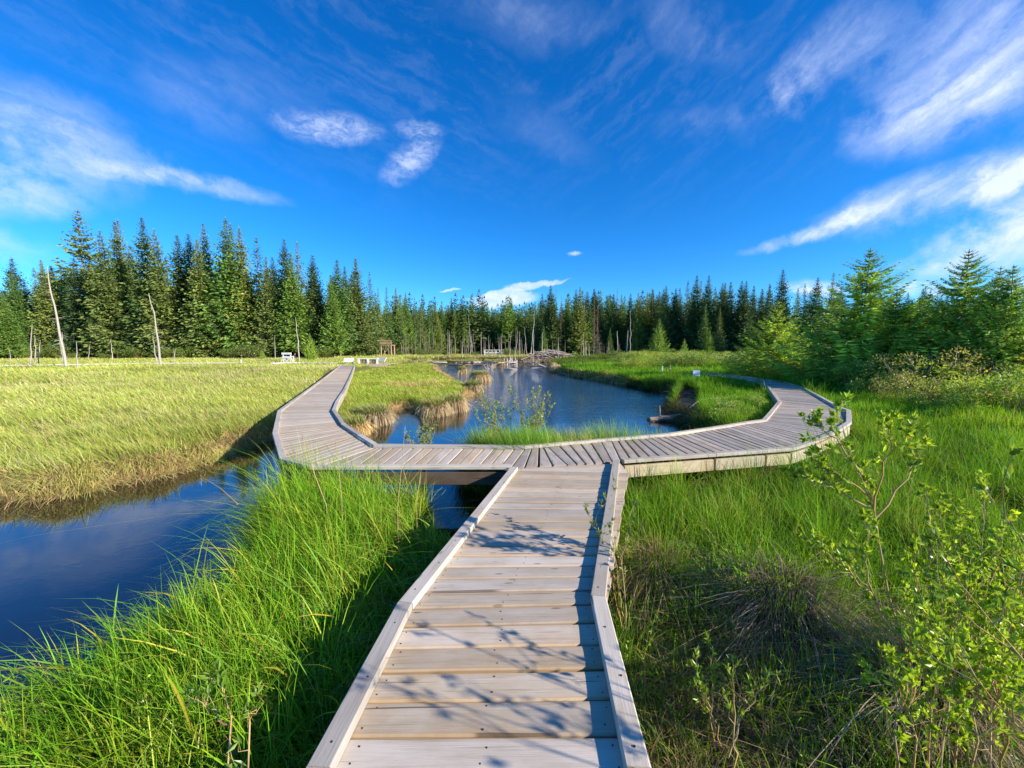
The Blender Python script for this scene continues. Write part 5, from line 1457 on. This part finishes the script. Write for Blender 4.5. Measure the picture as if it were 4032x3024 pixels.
low_walk([G(-200, 1448), G(0, 1445), G(540, 1436), G(968, 1432.5)], 'distant low pale boardwalk crossing the left meadow in front of the forest', z=.10)
low_walk([G(1070, 1432), G(1200, 1430), G(1330, 1431)], 'short distant boardwalk from the white stand to the viewing platform', 1.0, z=.05)
# viewing platform at the end of the left arm
px2 = lambda x, y, Y: at_depth(1320 + .1085 * x, 1370 + .1085 * y, Y)
pf = empty('viewing_platform', (*G(1450, 1434), 0)); tag(pf, 'low wooden viewing platform at the far end of the left walkway', 'platform')
pc = np.array(pf.location)[:2]
L_ = [np.array(G(1330, 1434)) - pc, np.array(G(1528, 1434)) - pc]; Lb = [v + (0, 2.6) for v in L_]
mb = MB(); planks(Lb, L_, mb, .15, .008); mb.build('deck', M['deck'], pf)
mb = MB(); mb.beam((*(L_[0] - (0, .03)), -.13), (*(L_[1] - (0, .03)), -.13), .05, .2, (.8, .5, .5)); mb.build('side_beam', M['beam'], pf)
for k in (0, .33, .66, 1):
    v = L_[0] * (1 - k) + L_[1] * k; mb = MB(); mb.beam((v[0] + .1, v[1] + .15, -1), (v[0] + .101, v[1] + .15, -.06), .14, .14, (.5, .5, .5)); mb.build('post', M['brown_wood'], pf)
Y0 = G(1450, 1434)[1] + .25
x0 = at_depth(1408, 1420, Y0)[0]; x1 = at_depth(1489, 1420, Y0)[0]; zt = at_depth(1450, 1410.5, Y0)[2]
bn = empty('bench', ((x0 + x1) / 2, Y0, 0)); tag(bn, 'long pale wooden bench with a high boxed back on the viewing platform', 'bench'); hw = (x1 - x0) / 2
mb = MB(); mb.box((0, .12, zt - .03), (2 * hw, .34, .06), col=(.9, .2, .5)); mb.build('top_rail', M['white_wood'], bn)
for k in (-1, 0, 1):
    mb = MB(); mb.box((k * (hw - .1), 0, (zt - .063) / 2 + .004), (.17, .09, zt - .067), col=(.95, .2, .5)); mb.build('post', M['white_wood'], bn)
mb = MB()
for k in range(3): mb.box((0, .07, .14 + k * (zt - .2) / 3), (2 * hw - .05, .035, (zt - .2) / 3 - .012), col=(random.random(), .6, .5))
mb.build('backrest', M['brown_wood'], bn)
for k in (-.5, .5):
    mb = MB(); mb.box((k * hw, .035, zt / 2 - .02), (.06, .04, zt - .1), col=(.2, .6, .5)); mb.build('brace', M['dead_dark'], bn)
mb = MB(); mb.box((0, .58, .30), (2 * hw - .05, .42, .05), col=(.6, .5, .5)); mb.build('seat', M['brown_wood'], bn)
def lectern(px, pyt, pyb, wpx, lab, mat_, Yo=.3, rz=0.0):
    Y_ = G(1450, 1434)[1] + Yo; a = at_depth(px, pyt, Y_); b_ = at_depth(px + wpx, pyt, Y_); w_ = b_[0] - a[0]; h = a[2]
    e = empty('lectern_sign', ((a[0] + b_[0]) / 2, Y_, 0), rz); tag(e, lab, 'sign')
    mb = MB(); mb.box((0, 0, h - .2), (w_, .03, .52), rx=-.85); mb.build('sign_panel', M[mat_], e)
    for sx in (-1, 1):
        mb = MB(); mb.beam((sx * (w_ / 2 + .02), -.22, h - .38), (sx * (w_ / 2 + .02), .22, h - .02), .04, .06, (.9, .3, .5)); mb.build('frame_side', M['white_wood'], e)
    for sx in (-1, 1):
        mb = MB(); mb.beam((sx * w_ * .38, .0, 0), (sx * w_ * .38, .001, h - .26), .09, .09, (.8, .4, .5)); mb.build('leg', M['brown_wood'], e)
lectern(1357, 1409.5, 1428, 32, 'white slanting sign panel left of the platform bench', 'sign', .5, .25)
lectern(1480, 1408, 1438, 38, 'dull grey slanting sign panel right of the platform bench', 'panel', 1.0, -.2)
# white wooden stand in the meadow
Ys = 40.0; xa = at_depth(1111, 1400, Ys)[0]; xb = at_depth(1147, 1400, Ys)[0]; xm = (xa + xb) / 2; zg = gh1(xm, Ys); w_ = xb - xa
st = empty('wooden_stand', (xm, Ys, zg)); tag(st, 'white wooden stand on splayed legs at the back of the left meadow', 'stand')
zf = lambda y: at_depth(1130, y, Ys)[2] - zg
mb = MB(); mb.box((0, -.03, (zf(1388) + zf(1396)) / 2), (w_ + .06, .05, zf(1388) - zf(1396)), col=(.95, .2, .5)); mb.build('top_board', M['white_wood'], st)
mb = MB(); mb.box((0, -.03, (zf(1404) + zf(1410)) / 2), (w_, .05, zf(1404) - zf(1410)), col=(.9, .2, .5)); mb.box((0, .28, zf(1404) + .0), (w_, .5, .045), col=(.9, .2, .5)); mb.build('seat', M['white_wood'], st)
for sx in (-1, 1):
    for yy in (0.0, .5):
        mb = MB(); mb.beam((sx * w_ * .40, yy + .03, 0), (sx * w_ * .40, yy + .031, zf(1389) - (0 if yy == 0 else .35)), .09, .09, (.9, .2, .5)); mb.build('leg', M['white_wood'], st)
    mb = MB(); mb.beam((sx * (w_ * .5 + .32), .0, .02), (sx * w_ * .42, .02, zf(1411)), .05, .08, (.9, .2, .5)); mb.build('side_brace', M['white_wood'], st)
    mb = MB(); mb.beam((sx * w_ * .38, -.03 + .03 * sx, .04), (-sx * w_ * .38, -.03 + .03 * sx, zf(1411)), .03, .07, (.9, .2, .5)); mb.build('cross_brace', M['white_wood'], st)
mb = MB(); mb.box((0, .1, .03), (w_ + .75, .12, .06), col=(.8, .3, .5)); mb.build('foot_board', M['white_wood'], st)
# log observation tower among the trees
Yt = 61.0; xa = at_depth(1499, 1400, Yt)[0]; xb = at_depth(1543, 1400, Yt)[0]; xm = (xa + xb) / 2; hw = (xb - xa) / 2; zg = gh1(xm, Yt)
tw = empty('log_tower', (xm, Yt, zg)); tag(tw, 'brown log lookout tower with an upright pole railing among the trees behind the platform', 'tower')
zf = lambda y: at_depth(1520, y, Yt)[2] - zg
for sx in (-1, 1):
    for yy in (0, 1.6):
        mb = MB(); mb.tube([(sx * hw * .9, yy, -.2), (sx * hw * .9, yy, zf(1358))], [.13, .11], 8, (.7, .7, .5)); mb.build('leg', M['brown_wood'], tw, True)
mb = MB(); mb.box((0, .8, zf(1359)), (hw * 2.1, 2.0, .12), col=(.6, .6, .5)); mb.build('floor', M['brown_wood'], tw)
mb = MB()
for k in range(11): mb.tube([(-hw + 2 * hw * k / 10, -.1, zf(1358)), (-hw + 2 * hw * k / 10, -.1, zf(1339) + random.uniform(-.05, .1))], [.06, .05], 6, (random.random(), .7, .5))
mb.tube([(-hw * 1.05, -.18, zf(1343)), (hw * 1.05, -.18, zf(1341))], [.06, .05], 6, (.8, .6, .5)); mb.tube([(-hw * 1.05, -.18, zf(1354)), (hw * 1.05, -.18, zf(1354))], [.06, .05], 6, (.8, .6, .5))
mb.build('railing', M['brown_wood'], tw, True)
mb = MB(); mb.tube([(-hw * .9, -.02, .3), (hw * .9, -.02, zf(1362))], [.06, .05], 6, (.6, .6, .5)); mb.build('cross_brace', M['brown_wood'], tw, True)
# footbridge with railing on the far shore
Yf = 69.0; xa = at_depth(1906, 1400, Yf)[0]; xb = at_depth(1984, 1400, Yf)[0]; zt = at_depth(1945, 1378, Yf)[2]; zd = at_depth(1945, 1398, Yf)[2]; hw = (xb - xa) / 2
fb = empty('footbridge', ((xa + xb) / 2, Yf, zd)); tag(fb, 'pale grey footbridge with a rail fence on the far shore behind the beaver dam', 'footbridge'); h = zt - zd
mb = MB(); mb.box((0, .6, -.06), (2 * hw, 1.4, .1), col=(.6, .3, .5)); mb.build('deck', M['deck'], fb)
for yy in (-.05, 1.25):
    mb = MB(); mb.box((0, yy, h), (2 * hw + .1, .14, .08), col=(.8, .3, .5)); mb.build('top_rail', M['white_wood'], fb)
    mb = MB(); mb.box((0, yy - .05, h * .45), (2 * hw, .05, .16), col=(.8, .3, .5)); mb.build('middle_rail', M['white_wood'], fb)
    for k in range(6):
        mb = MB(); mb.box((-hw + .06 + (2 * hw - .12) * k / 5, yy + .03, h / 2 - .3), (.12, .1, h + .52), col=(.8, .3, .5)); mb.build('post', M['white_wood'], fb)
mb = MB(); mb.box((-hw - 1.1, .2, -.15), (2.2, .12, .32), col=(.9, .5, .5)); mb.build('approach_board', M['beam'], fb)
# dry stalks
M['stalk'] = plain('dry_stalk', (.40, .26, .13))
for (pts, lab, rr_) in (([(1285, 1990, 3.6), (1235, 1860, 3.75), (1215, 1790, 3.85), (1190, 1706, 3.9)], 'tall curved reddish dry stalk before the left walkway corner', .006),
                        ([(1345, 1960, 3.6), (1335, 1860, 3.7), (1322, 1740, 3.8)], 'straight straw coloured dry stalk right of the curved reddish one', .005),
                        ([(1565, 2000, 3.4), (1580, 1850, 3.6), (1595, 1680, 3.8)], 'thin dark red stalk standing before the crossing walkway', .0035),
                        ([(1640, 1990, 3.5), (1655, 1870, 3.6), (1670, 1780, 3.7)], 'short thin red stalk right of the dark red one', .003),
                        ([(935, 1985, 3.6), (870, 1925, 3.8), (792, 1876, 4.1)], 'bleached broken reed leaning out over the dark channel', .008)):
    P_ = np.array([at_depth(*p_) for p_ in pts]); b = P_[0].copy(); mb = MB()
    if 'reed' not in lab: b[2] -= .35; P_ = np.concatenate([[b], P_])
    mb.tube(P_ - b, np.linspace(rr_, rr_ * .4, len(P_)), 5, (1, 1, 1))
    d = P_[-1] - b
    for k in range(6): mb.tube([d - (0, 0, .02 * k), d - (0, 0, .02 * k) + (random.uniform(-.02, .02), 0, .02)], [rr_ * .5, rr_ * .2], 3)
    o = mb.build('dry_stalk', M['stalk'], None, True); o.location = b; tag(o, lab, 'stalk')


# ------------------------------------------------------------------ leafy weeds woven into the near grass, curb screws, floating specks
def weeds(name, poly, dens, label, seed, hr=(.12, .42), L=.035, Wd=.012, cols=((.12, .24, .03), (.32, .46, .06))):
    r = np.random.default_rng(seed); P_ = scatter(poly, dens, d0=20); P_ = P_[(sdist(P_) > .05) & clear(P_, .04)]
    n = len(P_); per = 14; zb_ = ground_h(P_); h = r.uniform(*hr, n)
    k = np.repeat(np.arange(n), per); f = np.tile((np.arange(per) + .5) / per, n)
    ln = r.normal(0, .18, (n, 2)); cen = np.column_stack([P_[k] + ln[k] * (h[k] * f)[:, None], zb_[k] + h[k] * (.25 + .75 * f)])
    a = f * per * 2.4 + r.uniform(0, 6, n)[k]; dr = np.column_stack([np.cos(a), np.sin(a), r.uniform(.1, .9, len(k))])
    V, Fc = leaf_set(cen, dr, L * r.uniform(.6, 1.3, len(k)), Wd * r.uniform(.7, 1.4, len(k)), r)
    mk_ = np.clip(r.normal(.4, .3, n), 0, 1)[k][:, None]; c = np.array(cols[0]) * (1 - mk_) + np.array(cols[1]) * mk_
    tag(mesh_np(name, V, [Fc], M['leaf'], None, np.repeat(c * np.exp(r.normal(0, .2, len(k)))[:, None], 5, 0)), label, 'weeds', kind='stuff')


weeds('leafy_weeds', rightp, 9, 'small leafy weeds growing through the grass right of the walkway', 61)
weeds('leafy_weeds', bank, 8, 'small leafy weeds growing through the sedge left of the walkway', 62, hr=(.25, .55))
weeds('horsetail', [(-3.2, 3.6), (-.3, 3.4), (-.15, 4.5), (-3.2, 4.85)], 25, 'upright horsetail stems in front of the crossing walkway', 63, hr=(.35, .65), L=.05, Wd=.004)
mb = MB()
for pts_, sd_ in ((aL, -1), (aR, 1)):
    q_ = inset(pts_, sd_, .045); Lq = np.concatenate([[0], np.cumsum(np.linalg.norm(np.diff(q_, axis=0), axis=1))]); s_ = .1
    while s_ < Lq[-1] - .05:
        i = np.searchsorted(Lq, s_) - 1; f = (s_ - Lq[i]) / (Lq[i + 1] - Lq[i]); p_ = q_[i] * (1 - f) + q_[i + 1] * f + rng.normal(0, .012, 2)
        a8 = np.arange(7) * 2 * math.pi / 7
        mb.add([(p_[0], p_[1], .0475)] + [(p_[0] + .005 * math.cos(x), p_[1] + .005 * math.sin(x), .047) for x in a8] + [(p_[0] + .005 * math.cos(x), p_[1] + .005 * math.sin(x), .036) for x in a8],
               [[(0, 1 + j, 1 + (j + 1) % 7) for j in range(7)], [(1 + j, 8 + j, 8 + (j + 1) % 7, 1 + (j + 1) % 7) for j in range(7)]])
        s_ += .31
tag(mb.build('rail_screws', M['screw'], bw), kind='stuff')


def hummock(x, y, rad, h, label, n_=2600):
    r_ = np.random.default_rng(int(x * 100)); z0 = gh1(x, y)
    e = empty('grass_hummock', (x, y, z0)); mb = MB(); a_ = np.arange(14) * 2 * math.pi / 14
    V = [(math.cos(q_) * rad * s_ * (1 + .12 * math.sin(3 * q_)), math.sin(q_) * rad * s_, z_) for (s_, z_) in ((1.0, -.1), (.9, h * .4), (.7, h * .7), (.35, h * .9)) for q_ in a_] + [(0, 0, h * .95)]
    mb.add(V, [[(j * 14 + i, j * 14 + (i + 1) % 14, j * 14 + 14 + (i + 1) % 14, j * 14 + 14 + i) for j in range(3) for i in range(14)]])
    mb.add([V[42 + i] for i in range(14)] + [V[-1]], [[(i, (i + 1) % 14, 14) for i in range(14)]])
    mb.build('root_mass', M['mud'], e, True)
    th_ = r_.uniform(0, 6.28, n_); u = np.sqrt(r_.random(n_)); P_ = np.stack([np.cos(th_) * u, np.sin(th_) * u], 1) * rad * .95
    tag(blades('dead_grass', P_, h * (1 - .85 * u ** 2), r_.uniform(.12, .34, n_), r_.uniform(.003, .006, n_), M['straw'], pal([(.26, .19, .11), (.18, .13, .08)], [(.55, .43, .27), (.38, .29, .19)], [1, 1], .1), lean=1.1, wind=0, segs=5, dirs=th_ + r_.normal(0, .5, n_), droop=1.3, parent=e), kind='stuff')
    m_ = n_ // 5; th_ = r_.uniform(0, 6.28, m_); P_ = np.stack([np.cos(th_), np.sin(th_)], 1) * (rad * np.sqrt(r_.random(m_)))[:, None]
    tag(blades('green_blades', P_, np.full(m_, h * .4), r_.uniform(.25, .45, m_), r_.uniform(.003, .006, m_), M['grass'], lushd, lean=.4, wind=0, segs=5, dirs=th_, droop=.5, parent=e), kind='stuff')
    return tag(e, label, 'grass hummock')


hummock(2.05, 2.72, .36, .30, 'large brown dead grass hummock left of the tall willow shrub')
hummock(1.28, 3.25, .26, .22, 'smaller brown grass hummock nearer the right rail')
hummock(2.35, 1.95, .30, .24, 'tan dead grass hummock at the foot of the tall willow shrub')
